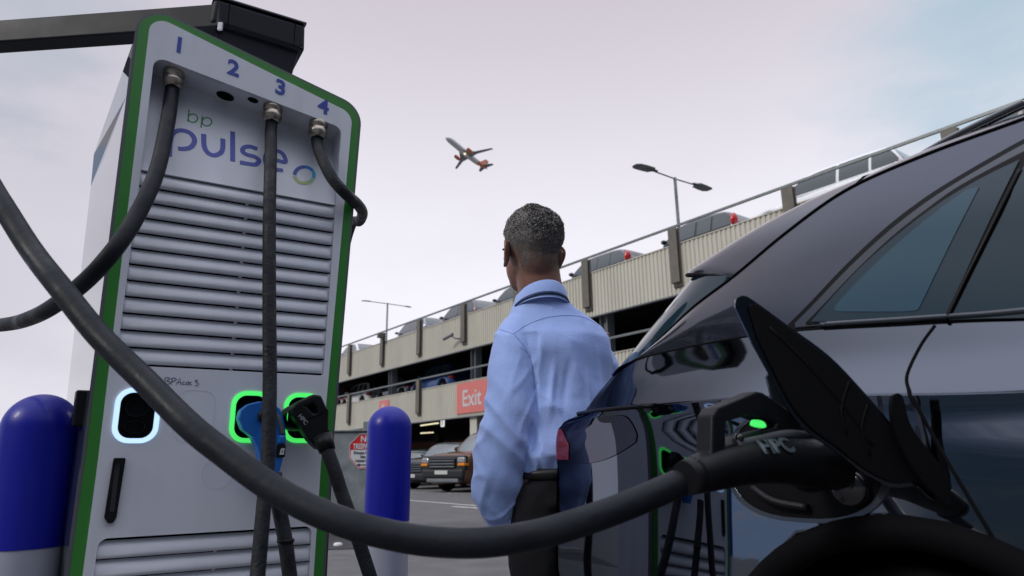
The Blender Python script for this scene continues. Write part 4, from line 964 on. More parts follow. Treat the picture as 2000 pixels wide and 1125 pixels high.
# roof: from the seam up and across
def RS(s, v):   # v 0 at seam, 1 at the centre line
    w1, z1 = interp(s, LT); ww = lerp(w1, HW, v); crown = interp(v, [(0, 0.), (.06, .030), (.15, .052), (.4, .072), (1, .085)])[0]
    fade = 1 if s < 2.2 else max(.25, 1-(s-2.2)*.9)
    return CP(s, ww, z1+crown*fade)
def spoiler_s(v): return interp(v, [(0, .527), (.03, .44), (.07, .345), (.14, .285), (.3, .25), (1, .22)])[0]
def spoiler_z(v): return interp(v, [(0, 1.342), (.03, 1.375), (.07, 1.405), (.14, 1.425), (.3, 1.445), (1, 1.46)])[0]
S1 = .86
def spoil(u, v):
    # u 0 trailing edge .. 1 join with the roof
    A = Vector((spoiler_s(v), lerp(interp(.527, LT)[0], HW, v), spoiler_z(v)))
    p = RS(S1, v); q = p-C0; B = Vector((q.dot(CE), -q.dot(CN), q.z))
    # follow the seam on the outer edge
    if True:
        s_ = lerp(.527, S1, u); w1, z1 = interp(s_, LT); C = Vector((s_, w1, z1)); st_ = A.lerp(B, u); lin = Vector((lerp(.527, S1, u), lerp(interp(.527, LT)[0], interp(S1, LT)[0], u), lerp(1.342, interp(S1, LT)[1], u)))
        st_ = st_+(C-lin)*(1-v)+Vector((0, 0, .012*math.sin(math.pi*u)*min(1, v*8)))
    return CP(*st_)
def mirror(fn):
    def g(a, b):
        p = fn(a, b); v = p-C0; return CP(v.dot(CE), 2*HW+v.dot(CN), p.z)
    return g
V_ = lambda b: b**1.8
sp = MB()
for fn in (spoil, mirror(spoil)): sp.grid(lambda a, b: fn(a, V_(b)), 14, 26)
def spedge(a, b): 
    p = spoil(0, V_(a)); return p+Vector((0, 0, -.018*b))+CE*(.012*b)*1.0
for fn in (spedge, mirror(spedge)): sp.grid(fn, 26, 2)
part('spoiler', sp, M['paint'], car)
rf = MB(); SR = [S1+.004+(3.3-S1)*(i/60) for i in range(61)]
for fn in (RS, mirror(RS)):
    vs = [fn(s, V_(j/18)) for s in SR for j in range(19)]
    rf.add(vs, [(i*19+j, i*19+j+1, (i+1)*19+j+1, (i+1)*19+j) for i in range(60) for j in range(18)], True)
part('roof', rf, M['paint'], car)
hd_ = MB()
for fn in (RS, mirror(RS)): hd_.grid(lambda a, b: fn(lerp(3.31, 4.0, a), b), 12, 10)
part('bonnet', hd_, M['paint'], car)
# hatch glass
def HG(u, v):  # u 0 bottom .. 1 top (under spoiler), v 0 side .. 1 centre
    s_ = lerp(.20, .527, u); w1, z1 = interp(s_, LT)
    tgt = Vector((lerp(-.03, .262, u), HW, lerp(1.140, 1.430, u)))
    mid = Vector((lerp(-.005, .330, u), lerp(.225, .245, u), lerp(1.142, 1.392, u)))
    P0_ = Vector((s_, w1, z1)); t = V_(v)
    if t < .12: q = P0_.lerp(mid, (t/.12)**.8); q.y -= .016*math.sin(math.pi*(t/.12)**.8)
    else:
        k_ = (t-.12)/.88; q = mid.lerp(tgt, k_); q.x -= .02*math.sin(math.pi*k_)*.5
    return CP(*q)
hg = MB()
for fn in (HG, mirror(HG)): hg.grid(fn, 16, 26)
part('rear_window', hg, M['glassband'], car)
# tailgate panel between belt and glass
tg = MB()
rw = rearwrap('b9', 20)
def TG(a, b):
    i = min(20, int(round(a*20))); q = rw[i]; p = CP(*q); g = HG(0, a**.8); return p.lerp(g, b)
for fn in (TG, mirror(TG)): tg.grid(fn, 20, 3)
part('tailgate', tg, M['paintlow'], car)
# ---- panel joints
def line_on(surf, pxs, a, b, sub=8):
    out = []
    for px, py in pxs:
        a, b = inv2(surf, px, py, a, b); out.append((a, b))
    return [(v.x, v.y) for v in catmull([(p[0], p[1], 0) for p in out], sub)] if sub else out
def joint(P, r_=.0035, label=None): return part('panel_joint', MB().tube(P, r_, 6), M['blackm'], car, label=label)
LTP = [CP(s, *interp(s, LT)) for s in [.032+i*.02 for i in range(160)]]
joint([p+CN*.001 for p in LTP], .0035)
joint([]+[CP(s, lev('b9', s)[0]+.002, lev('b9', s)[1]+.001) for s in [.035+.03*i for i in range(113)]], .0038)
joint([spoil(1.0, V_(j/10)) + Vector((0, 0, .0005)) for j in range(11)], .003)
joint([spoil(0, V_(j/16))-Vector((0, 0, .010)) for j in range(17)], .006)
# ---- windows on the side
def upper(pxs, g=(1.0, .5)): return line_on(GS, pxs, g[0], g[1], 8)
def gpatch(name, up, f_lo, material, off, s_end=None, n=6, label=None):
    """patch between f = f_lo(s) and the curve up [(s, f)]"""
    mb = MB(); k_ = len(up); e = 1e-3
    def nrm(s, f): return (GS(s+e, f)-GS(s, f)).cross(GS(s, f+e)-GS(s, f)).normalized()
    vs = []
    for s, f in up:
        for j in range(n+1):
            ff = lerp(f_lo(s), f, j/n); q = nrm(s, ff); q = q if q.dot(CN) > 0 else -q; vs.append(GS(s, ff)+q*off)
    mb.add(vs, [(i*(n+1)+j, i*(n+1)+j+1, (i+1)*(n+1)+j+1, (i+1)*(n+1)+j) for i in range(k_-1) for j in range(n)], True)
    return part(name, mb, material, car, label=label)
dlo = upper([(1541, 634), (1590, 585), (1640, 532), (1700, 474), (1752, 429), (1810, 386), (1870, 348), (1935, 310), (2000, 274), (2060, 246)])
ext = lambda L_, fs: L_+[(s, fs) for s in (1.5, 1.8, 2.1)]
gpatch('window_surround', dlo+[(1.5, .90), (1.9, .90), (2.4, .88), (2.8, .6)], lambda s: .012, M['trimblack'], .0035)
strip = upper([(1556, 632), (1640, 546), (1700, 488), (1752, 443), (1810, 399), (1870, 360), (1935, 322), (2000, 286), (2060, 258)])
gpatch('window_trim', strip+[(1.5, .86), (1.9, .86), (2.4, .84)], lambda s: .02, M['trimgloss'], .006)
inn = upper([(1578, 632), (1655, 552), (1712, 496), (1762, 452), (1815, 411), (1865, 375), (1930, 338), (2000, 302), (2060, 272)])
gpatch('window_seal', inn+[(1.5, .83), (1.9, .83), (2.4, .8)], lambda s: .03, M['trimblack'], .0085)
def gloft(name, lo, up, material, off, n=24, m_=8, label=None):
    e = 1e-3
    def resamp(P):
        P = [GS(*p) and Vector((p[0], p[1], 0)) for p in P]; d = [0]
        for p, q in zip(P, P[1:]): d.append(d[-1]+(q-p).length)
        out = []
        for i in range(n+1):
            t = d[-1]*i/n; j = 0
            while j < len(d)-2 and d[j+1] < t: j += 1
            out.append(P[j].lerp(P[j+1], (t-d[j])/max(1e-9, d[j+1]-d[j])))
        return out
    A, B = resamp(lo), resamp(up); mb = MB()
    def fn(a, b):
        i = int(round(a*n)); q = A[i].lerp(B[i], b); s, f = q.x, q.y
        nn = (GS(s+e, f)-GS(s, f)).cross(GS(s, f+e)-GS(s, f)).normalized(); nn = nn if nn.dot(CN) > 0 else -nn
        return GS(s, f)+nn*off
    mb.grid(fn, n, m_); return part(name, mb, material, car, label=label)
gloft('quarter_window', upper([(1591, 631), (1680, 631), (1770, 630), (1849, 629)]), upper([(1591, 629), (1625, 590), (1682, 530), (1740, 478), (1790, 438), (1840, 402), (1890, 371), (1940, 344), (1996, 318)]), M['glassband'], .011)
gloft('quarter_window', upper([(1636, 606), (1642, 611), (1700, 612), (1788, 611), (1803, 602)], (1., .1)), upper([(1636, 604), (1645, 592), (1690, 545), (1750, 488), (1820, 430), (1870, 393), (1900, 373), (1918, 372)]), M['glassrefl'], .0125, label='paler reflection painted into the rear quarter window')  # reflection laid on the pane as a paler patch
# pillar line between the rear door glass and quarter glass
dl = line_on(GS, [(1853, 628), (1885, 560), (1930, 470), (1965, 400), (1998, 335)], 1.0, .3)
part('window_divider', MB().tube([GS(*p)+CN*.012 for p in dl], .0045, 6), M['trimblack'], car)
gloft('door_window', [(x, y) for x, y in upper([(1860, 628), (1930, 627), (2000, 626), (2080, 625)])]+[(1.6, .06), (2.1, .06), (2.4, .06)], upper([(1862, 626), (1895, 560), (1940, 470), (1975, 400), (2006, 326), (2050, 300)])+[(1.6, .80), (2.1, .80), (2.4, .76)], M['glassband'], .0115)
# belt trim strip under the glass
bt_ = [CP(s, lev('b9', s)[0]-.004, lev('b9', s)[1]-.004) for s in [.80+.04*i for i in range(50)]]
part('belt_trim', MB().tube([GS(s, .022)+CN*.010 for s in [.80+.02*i for i in range(80)]], .0065, 8), M['trimgloss'], car)
# ---- body side surface for lower joints / lamps / port
def BS(s, z):
    ks = ['b0', 'b1', 'b2', 'b3', 'b4', 'b5', 'b6', 'b7', 'b8', 'b9']; pts = []
    for n_ in ks: w_, zz = lev(n_, s); pts.append((zz, w_))
    return CP(s, interp(z, pts)[0], z)
dc = line_on(BS, [(1826, 636), (1800, 672), (1778, 715), (1771, 745), (1785, 785), (1815, 838), (1850, 900), (1900, 985), (1945, 1060), (1975, 1110)], 1.0, 1.0)
joint([BS(*p)-CN*.0008 for p in dc], .0036, 'rear door shut line')
fd = [(1.98, 1.06), (2.0, .9), (1.99, .6), (1.97, .34)]
joint([BS(*p)+CN*.001 for p in catmull([(a, b, 0) for a, b in fd], 6) for p in [(p.x, p.y)]], .004)
# wheel arch cladding, wheels
for c in (WC, FWC):
    pts = [BS(c+(ARC_R+.03)*math.cos(R(a)), max(.3, WZ+(ARC_R+.035)*math.sin(R(a))))-CN*.008 for a in range(-8, 189, 6)]
    part('arch_trim', MB().tube(pts, .030, 8), M['blackm'], car)
    for wo_, sg_ in ((.13, 1), (2*HW-.13, -1)):
        A = (CE, Vector((0, 0, 1)), CN*sg_)
        wl = part('wheel', MB().lathe([(.22, .10), (.31, .11), (.345, .08), (.345, -.09), (.31, -.11), (.1, -.11)], CP(c, wo_, WZ), 40, A), M['tyre'], car)
        rm_ = MB().lathe([(.03, .06), (.05, .05), (.20, .075), (.225, .10)], CP(c, wo_, WZ), 30, A); part('rim', rm_, M['blackg'], wl)
    part('wheel_well', MB().grid(lambda a, b: CP(c+(ARC_R+.04)*math.cos(math.pi*a), .02+.35*b, WZ+(ARC_R+.04)*math.sin(math.pi*a)), 16, 2), M['blackm'], car)
part('underbody', MB().box(CP(2.25, HW, .36), (1.6, 4.0, .28), rz=math.atan2(CE.y, CE.x)-math.pi/2), M['blackm'], car)
part('cabin', MB().box(CP(1.9, HW, .85), (1.5, 2.6, .5), rz=math.atan2(CE.y, CE.x)-math.pi/2), M['blackm'], car)
# ---- tail lamp wrapping the corner
def wrapS(t, z, off=.0):   # t<0 runs round the rear corner, t>0 along the side
    names = ['b3', 'b4', 'b5', 'b6']; pts = []
    for n_ in names:
        if t >= 0:
            s0 = LEV[n_]['k'][0][0]; s = s0+t; w_, zz = lev(n_, s); pts.append((zz, s, w_))
        else:
            rw_ = rearwrap(n_, 24); x = min(24, -t/.6*24); i = int(x); fr_ = x-i; q = Vector(rw_[i]).lerp(Vector(rw_[min(24, i+1)]), fr_); pts.append((q.z, q.x, q.y))
    s, w_ = interp(z, pts); return CP(s, w_, z)
def lamp_patch(name, t0, t1, zlo, zhi, material, off, n=18, label=None):
    mb = MB(); ctr = CP(.5, HW, .9)
    def fn(a, b):
        t = lerp(t0, t1, a); z = lerp(zlo(a), zhi(a), b); p = wrapS(t, z); e = 2e-3
        q = (wrapS(t+e, z)-p).cross(wrapS(t, z+e)-p)
        q = q.normalized() if q.length > 1e-12 else CN
        if q.dot(p-ctr) < 0: q = -q
        return p+q*off
    mb.grid(fn, n, 8); return part(name, mb, material, lampo, label=label)
lampo = part('tail_light', MB().grid(lambda a, b: wrapS(lerp(-.25, .40, a), lerp(.872+.055*max(0, (a-.55)/.45)**2.5, 1.0-.055*max(0, (a-.8)/.2)**3, b))+CN*.003, 40, 8), M['lens'], car)
lamp_patch('red_lens', -.20, .065, lambda a: .885, lambda a: lerp(.985, .975, a) if a < .8 else lerp(.977, .93, (a-.8)/.2), M['lensred'], .005)
part('lip_trim', MB().tube([CP(*q)+Vector((0, 0, .004)) for q in rearwrap('b6', 14)[::-1]]+[CP(s, *lev('b6', s))+Vector((0, 0, .002)) for s in (.06, .12, .2, .3, .36)], .006, 8), M['trimblack'], car)
# roof rail
def RP(px, py, ww=.285): 
    p = hitp(px, py, CP(0, ww, 0), CN); return p
rr_ = [RP(1782, 318), RP(1800, 305), RP(1830, 287), RP(1865, 268), RP(1930, 236), RP(2000, 203), RP(2080, 168)]
last = rr_[-1]; rr_ += [last+CE*.5+Vector((0, 0, .0)), last+CE*1.0+Vector((0, 0, -.01)), last+CE*1.15+Vector((0, 0, -.05))]
part('roof_rail', MB().tube(catmull(rr_, 6), .011, 10, flat=.9), M['trimgloss'], car)
# ---- charging port, flap
pc_ = inv2(BS, 1590, 925, .8, .88)
def ring_on(cx, cz, rx, rz, d, n=40, p_=2.6):
    out = []
    for i in range(n):
        a = 2*math.pi*i/n; c, s = math.cos(a), math.sin(a)
        out.append((cx+rx*math.copysign(abs(c)**(2/p_), c), cz+rz*math.copysign(abs(s)**(2/p_), s)))
    return out
corners = [inv2(BS, x, y, .8, .88) for x, y in ((1422, 955), (1742, 940), (1590, 1022), (1600, 840))]
cx = (corners[0][0]+corners[1][0])/2; rx = abs(corners[1][0]-corners[0][0])/2; cz = (corners[2][1]+.985)/2; rz = (.985-corners[2][1])/2
def port_fr(d): return lambda a, b, c: BS(a, b)+CN*(d+c)
po = part('port_surround', MB().prism([ring_on(cx, cz, rx, rz, 0), ring_on(cx, cz, rx*.93, rz*.93, 0)], port_fr(.004), .008), M['trimgloss'], car, bevel=.001)
part('port_tray', MB().prism([ring_on(cx, cz, rx*.93, rz*.93, 0)], port_fr(.0015), .002), M['cap'], po)
part('port_socket', MB().lathe([(.060, .0), (.060, .02), (.046, .022), (.044, .004)], BS(cx+.02, cz+.01), 30, (CE, Vector((0, 0, 1)), CN)), M['black'], po)
part('port_cap', MB().lathe([(.034, .0), (.034, .02), (.030, .024), (.0005, .025)], BS(cx+.11, cz-.045)+CN*.004, 26, (CE, Vector((0, 0, 1)), CN)), M['blackg'], po)
part('port_cap', MB().tube(catmull([BS(cx+.02, cz-.085)+CN*.012, BS(cx-.05, cz-.075)+CN*.02, BS(cx-.10, cz-.05)+CN*.02], 5), .008, 8), M['black'], po)
# flap: an upright plate hinged at the front of the port
h0 = BS(1.03, .9); tip = CP(.83, -.27, 1.15); fdv = (tip-h0); fdv.z = 0; fl_n = Vector((-fdv.y, fdv.x, 0)).normalized()
if fl_n.dot(CAM-h0) < 0: fl_n = -fl_n
def ffr(px, py, d): return hitp(px, py, h0, fl_n)+fl_n*d
def smoothpx(pts, n=5): return [(v.x, v.y) for v in catmull([(a, b, 0) for a, b in pts], n)]
fo = smoothpx([(1436, 600), (1438, 584), (1452, 577), (1474, 588), (1540, 636), (1620, 695), (1690, 768), (1745, 832), (1800, 888), (1842, 935), (1853, 962), (1838, 984), (1812, 968), (1790, 950), (1745, 952), (1690, 925), (1630, 880), (1580, 845), (1540, 800), (1500, 725), (1468, 668)], 4)
flap = part('charging_flap', MB().prism([fo], ffr, .007), M['flapout'], car, bevel=.0025)
fi = smoothpx([(1460, 600), (1478, 597), (1540, 645), (1618, 703), (1688, 776), (1742, 838), (1795, 893), (1835, 938), (1842, 962), (1830, 972), (1790, 943), (1745, 944), (1690, 918), (1632, 873), (1584, 838), (1547, 795), (1508, 722), (1478, 660)], 4)
part('flap_liner', MB().prism([fi], lambda a, b, c: ffr(a, b, c+.007), .0075), M['cap'], flap, bevel=.003)
rib = MB()
for seg_ in ([(1500, 640), (1580, 720), (1650, 800), (1700, 870)], [(1655, 745), (1640, 800), (1650, 850)], [(1690, 790), (1680, 840), (1695, 890)]):
    rib.tube(catmull([ffr(a, b, .0075) for a, b in seg_], 5), .0022, 6)
part('liner_rib', rib, M['cap'], flap)
part('hinge_arm', MB().prism([smoothpx([(1742, 770), (1752, 780), (1765, 830), (1800, 880), (1850, 940), (1858, 965), (1840, 985), (1815, 965), (1770, 915), (1738, 850), (1730, 800), (1732, 775)], 3)], lambda a, b, c: ffr(a, b, c+.022), .012), M['cap'], flap, bevel=.004)
dcv = [(1497, 735), (1505, 727), (1515, 735), (1540, 790), (1558, 828), (1548, 838), (1530, 832), (1512, 795)]
part('dust_cover', MB().prism([smoothpx(dcv, 3)], lambda a, b, c: hitp(a, b, h0-fl_n*.035, fl_n)+fl_n*c, .010), M['trimgloss'], flap, bevel=.002)
# ---- HPC plug in the car (belongs to the first cable)
pl0 = CP(.86, 0, .9)
def hfr(px, py, d): return hitp(px, py, pl0, CE)+CE*d
side = CE if CE.dot(CAM-pl0) > 0 else -CE
outer = [(1340, 898), (1345, 884), (1374, 872), (1376, 812), (1386, 796), (1462, 766), (1474, 768), (1540, 812), (1562, 834), (1620, 850), (1700, 860), (1705, 960), (1600, 975), (1470, 972), (1400, 990), (1365, 985), (1352, 965), (1342, 940)]
hole_ = [(1402, 872), (1403, 824), (1452, 812), (1500, 828), (1498, 836), (1432, 852), (1418, 866)]
def th_pr(loops, half, name, material, par, bevel=.006, label=None):
    return part(name, MB().prism(loops, lambda a, b, c: hitp(a, b, pl0, CE)+side*(half+c), 2*half), material, par, bevel=bevel, seg=3, label=label)
cplug = th_pr([[(1342, 900), (1374, 885), (1376, 812), (1386, 797), (1462, 766), (1474, 768), (1540, 812), (1566, 836), (1640, 858), (1640, 890), (1480, 900), (1400, 930), (1352, 950), (1342, 930)], hole_], .017, 'plug', M['black'], cab1, .007, 'black HPC plug plugged into the car')
bx = [hitp(x, y, pl0, CE) for x, y in ((1352, 930), (1400, 915), (1470, 900), (1540, 898), (1600, 905), (1690, 915))]
part('plug_barrel', MB().tube(catmull(bx, 4), [lerp(.0275, .046, min(1, i/16)**.8) for i in range(21)], 26), M['black'], cplug)
part('plug_collar', MB().tube([hitp(1338, 934, pl0, CE), hitp(1362, 927, pl0, CE)], [.0262, .029], 26), M['black'], cplug)
part('thumb_rest', MB().tube(catmull([hitp(x, y, pl0, CE)+side*.012 for x, y in ((1424, 868), (1470, 858), (1520, 848), (1562, 850))], 4), .009, 10), M['seam'], cplug)
part('indicator_light', MB().prism([smoothpx([(1447, 829), (1450, 822), (1462, 822), (1471, 826), (1475, 834), (1468, 837), (1452, 834), (1447, 831)], 3)], lambda a, b, c: hitp(a, b, pl0, CE)+side*(.022+c), .004), M['ledg2'], cplug)
part('release_button', MB().ell(hitp(1428, 856, pl0, CE)+side*.016, (.008, .008, .008)), M['blackg'], cplug)
# HPC lettering lies on the barrel side facing the camera
A_ = hitp(1456, 902, pl0, CE); B_ = hitp(1548, 898, pl0, CE); dv = (B_-A_).normalized(); pv = Vector((0, 0, 1)); pv = (pv-dv*pv.dot(dv)).normalized()
nrm_ = dv.cross(pv); nrm_ = nrm_ if nrm_.dot(CAM-A_) > 0 else -nrm_
def lfr(a, b, c):
    t = .62+b/.043; r_ = lerp(.0395, .0450, min(1, max(0, a/.10)))+.0012+c
    return A_+dv*a+(nrm_*math.cos(t)+pv*math.sin(t))*r_
part('lettering', text_mb('HPC', lfr, .040, .0006, .0014, 'LEFT', 1.05), mat('plug_print_big', (.05, .075, .085), .45), cplug)
# ================================================================== MAN
MO = Vector((.160, 2.42, 0)); MR = R(22)
mM = Matrix.Translation(MO) @ Matrix.Rotation(MR, 4, 'Z')
man = thing('person', 'man in light blue shirt and dark lanyard seen from behind, looking up', 'person', mtx=mM)
skin_m = bpy.data.materials.new('skin'); skin_m.use_nodes = True
def setup_skin(m):
    t = m.node_tree; b = t.nodes['Principled BSDF']; lk = t.links
    b.inputs['Roughness'].default_value = .48; b.inputs['Subsurface Weight'].default_value = .12; b.inputs['Subsurface Radius'].default_value = (.01, .004, .002); b.inputs['Subsurface Scale'].default_value = .5
    tcn = t.nodes.new('ShaderNodeTexCoord')
    n = t.nodes.new('ShaderNodeTexNoise'); n.inputs['Scale'].default_value = 22; n.inputs['Detail'].default_value = 6; lk.new(tcn.outputs['Object'], n.inputs['Vector'])
    mx = t.nodes.new('ShaderNodeMix'); mx.data_type = 'RGBA'; lk.new(n.outputs['Fac'], mx.inputs[0]); mx.inputs[6].default_value = (.17, .075, .050, 1); mx.inputs[7].default_value = (.27, .135, .095, 1)
    at_ = t.nodes.new('ShaderNodeAttribute'); at_.attribute_name = 'stubble'
    n4 = t.nodes.new('ShaderNodeTexNoise'); n4.inputs['Scale'].default_value = 330; n4.inputs['Detail'].default_value = 3; lk.new(tcn.outputs['Object'], n4.inputs['Vector'])
    r4 = t.nodes.new('ShaderNodeMapRange'); lk.new(n4.outputs['Fac'], r4.inputs[0]); r4.inputs[1].default_value = .35; r4.inputs[2].default_value = .65; r4.inputs[3].default_value = .55; r4.inputs[4].default_value = 1
    ml = t.nodes.new('ShaderNodeMath'); ml.operation = 'MULTIPLY'; lk.new(at_.outputs['Fac'], ml.inputs[0]); lk.new(r4.outputs[0], ml.inputs[1])
    mx2 = t.nodes.new('ShaderNodeMix'); mx2.data_type = 'RGBA'; lk.new(ml.outputs[0], mx2.inputs[0]); lk.new(mx.outputs[2], mx2.inputs[6]); mx2.inputs[7].default_value = (.085, .072, .066, 1)
    lk.new(mx2.outputs[2], b.inputs['Base Color'])
    n2 = t.nodes.new('ShaderNodeTexNoise'); n2.inputs['Scale'].default_value = 160; lk.new(tcn.outputs['Object'], n2.inputs['Vector'])
    bp_ = t.nodes.new('ShaderNodeBump'); bp_.inputs['Strength'].default_value = .25; bp_.inputs['Distance'].default_value = .002; lk.new(n2.outputs['Fac'], bp_.inputs['Height']); lk.new(bp_.outputs[0], b.inputs['Normal'])
setup_skin(skin_m)
shirt_m = mat('shirt_cotton', (.35, .485, .90), .75, var=.05, vscale=5, bump=.25, bscale=220, sheen=.25)
seam_m = mat('shirt_seam', (.21, .30, .58), .8)
trou_m = mat('trousers_black', (.005, .005, .008), .9, bump=.2, bscale=150)
belt_m = mat('belt_leather', (.008, .008, .009), .4)
lan_m = mat('lanyard_navy', (.008, .030, .10), .6)
def ringloft(rings, seg=36, p_=2.2):
    """rings: (cx, cy, cz, rx, ry[, tiltx, tilty]) local"""
    mb = MB(); vs = []
    for r_ in rings:
        cx, cy, cz, rx, ry = r_[:5]; tx, ty = (r_[5], r_[6]) if len(r_) > 5 else (0, 0)
        for k_ in range(seg):
            a = 2*math.pi*k_/seg; c, s = math.cos(a), math.sin(a)
            x = rx*math.copysign(abs(c)**(2/p_), c); y = ry*math.copysign(abs(s)**(2/p_), s)
            vs.append(Vector((cx+x, cy+y, cz+tx*x+ty*y)))
    n = len(rings)
    fs = [(i*seg+k_, i*seg+(k_+1) % seg, (i+1)*seg+(k_+1) % seg, (i+1)*seg+k_) for i in range(n-1) for k_ in range(seg)]
    mb.add(vs, fs+[tuple(range(seg))[::-1], tuple(range((n-1)*seg, n*seg))], True); return mb
def limb(pts, rads, seg=22, sub=6, flat=1.):
    P = catmull(pts, sub); n = len(P); rr = []
    for i in range(n):
        x = i/sub; k_ = min(int(x), len(rads)-2); rr.append(lerp(rads[k_], rads[k_+1], x-k_))
    return MB().tube(P, rr, seg, True, flat)
def fuse(name, mbs, voxel, smooth, material, parent, displace=None, sfac=.5):
    """merge overlapping closed shapes into one continuous surface"""
    me = bpy.data.meshes.new('tmp'); al = MB()
    for m_ in mbs: al.add(m_.v, m_.f)
    me.from_pydata(al.v, [], al.f); bm = bmesh.new(); bm.from_mesh(me); bmesh.ops.recalc_face_normals(bm, faces=bm.faces); bm.to_mesh(me); bm.free()
    ob = bpy.data.objects.new('tmp', me); COL.objects.link(ob)
    r = ob.modifiers.new('r', 'REMESH'); r.mode = 'VOXEL'; r.voxel_size = voxel
    s = ob.modifiers.new('s', 'SMOOTH'); s.factor = sfac; s.iterations = smooth
    dg = bpy.context.evaluated_depsgraph_get(); dg.update()
    out = bpy.data.meshes.new_from_object(ob.evaluated_get(dg)); out.name = name
    COL.objects.unlink(ob); bpy.data.objects.remove(ob); bpy.data.meshes.remove(me)
    if displace is not None:
        nr = [v.normal.copy() for v in out.vertices]
        for v, n_ in zip(out.vertices, nr): v.co += n_*displace(v.co, n_)
    for p in out.polygons: p.use_smooth = True
    out.materials.clear(); out.materials.append(material)
    o = bpy.data.objects.new(name, out); COL.objects.link(o); o.parent = parent; WM[o.name] = mw(parent); return o
# --- head frame
hc = Vector((-.094, .012, 1.497)); HYaw = R(5); HPitch = R(9)
hM = Matrix.Translation(hc) @ Matrix.Rotation(HYaw, 4, 'Z') @ Matrix.Rotation(R(-1.5), 4, 'Y') @ Matrix.Rotation(HPitch, 4, 'X')
HS = 1.26
def H(x, y, z): return hM @ Vector((x*HS, y*HS, z*HS))
def hell(c, r, rot=None, nu=24, nv=14):
    mb = MB().ell((0, 0, 0), (r[0]*HS, r[1]*HS, r[2]*HS), nu, nv, rot); q = MB(); q.add([hM @ (v+Vector(c)*HS) for v in mb.v], mb.f, True); return q
# z=0 about the chin level at the back, crown about .225
heads = [hell((0, -.010, .135), (.077, .094, .092)), hell((0, -.002, .115), (.076, .090, .085)), hell((0, -.035, .085), (.060, .055, .075)), hell((0, .035, .060), (.058, .060, .075)), hell((0, .055, .020), (.038, .040, .035)), hell((0, .060, .105), (.055, .035, .060)),
         hell((0, .100, .075), (.013, .020, .016)), hell((0, .094, .098), (.009, .014, .030)), hell((0, .086, .040), (.026, .014, .009)), hell((0, .085, .031), (.022, .013, .008)),
         hell((.033, .075, .085), (.020, .018, .016)), hell((-.033, .075, .085), (.020, .018, .016)), hell((0, .082, .125), (.050, .016, .012))]
neck = ringloft([(-.052, -.004, 1.40, .092, .082), (-.060, -.006, 1.46, .082, .076), (-.070, -.008, 1.51, .080, .076), (-.080, -.010, 1.56, .080, .078), (-.086, -.008, 1.61, .078, .078)], 28, 2.2)
tors = ringloft([(0, 0, .80, .125, .085), (0, 0, .92, .135, .095), (0, 0, 1.08, .14, .098), (-.005, 0, 1.22, .165, .112), (-.012, 0, 1.32, .165, .105), (-.03, 0, 1.38, .13, .085), (-.045, 0, 1.43, .075, .065)])
LA = [(-.160, -.01, 1.345), (-.190, -.025, 1.20), (-.205, -.035, 1.03), (-.215, .0, .87), (-.205, .045, .72)]
RA = [(.150, 0, 1.33), (.185, .02, 1.20), (.215, .01, 1.06), (.20, .10, .98), (.16, .19, .93)]
def hand(wp, dirv, palmn, s=1.):
    """a relaxed curled hand: palm plus five separate bent fingers"""
    d = Vector(dirv).normalized(); n = Vector(palmn); n = (n-d*n.dot(d)).normalized(); sd_ = d.cross(n); w0 = Vector(wp); out = []
    out.append(limb([w0-d*.03, w0+d*.02, w0+d*.055, w0+d*.09], [.024, .030, .036, .034], 16, 3, .55 if abs(n.dot(Vector((1, 0, 0)))) > 2 else .75))
    for k_, (off, ln) in enumerate(((-.030, .070), (-.010, .082), (.010, .078), (.028, .062))):
        b = w0+d*.085+sd_*off*s; out.append(limb([b-d*.02, b+d*ln*.3+n*.004, b+d*ln*.62+n*.018, b+d*ln*.78+n*.040], [.0095, .0092, .0085, .007], 10, 4))
    b = w0+d*.03-sd_*.03; out.append(limb([b, b-sd_*.022+d*.025+n*.01, b-sd_*.026+d*.050+n*.022, b-sd_*.018+d*.072+n*.03], [.013, .011, .010, .008], 10, 4)); return out
hands = hand(LA[-1], (.12, .12, -1), (1, .1, 0))+hand(RA[-1], (-.5, .8, -.1), (0, -.3, -1))
legs = []
for sx in (-1, 1): legs += [limb([(sx*.085, 0, .90), (sx*.095, .0, .62), (sx*.10, .01, .42), (sx*.105, -.01, .22), (sx*.11, -.01, .07)], [.085, .078, .055, .050, .036]), limb([(sx*.11, -.05, .045), (sx*.112, .05, .045), (sx*.118, .17, .03)], [.036, .042, .034], 16)]
arms = [limb(LA, [.055, .046, .040, .034, .027]), limb(RA, [.055, .046, .040, .034, .027])]
body = fuse('body', heads+[neck, tors]+arms+hands+legs, .0062, 3, skin_m, man)
W = lambda v: mM @ Vector(v)
def lpart(name, mb, m_, parent=None, label=None, bevel=0):
    mb.v = [mM @ v for v in mb.v]; return part(name, mb, m_, parent or man, label, bevel)
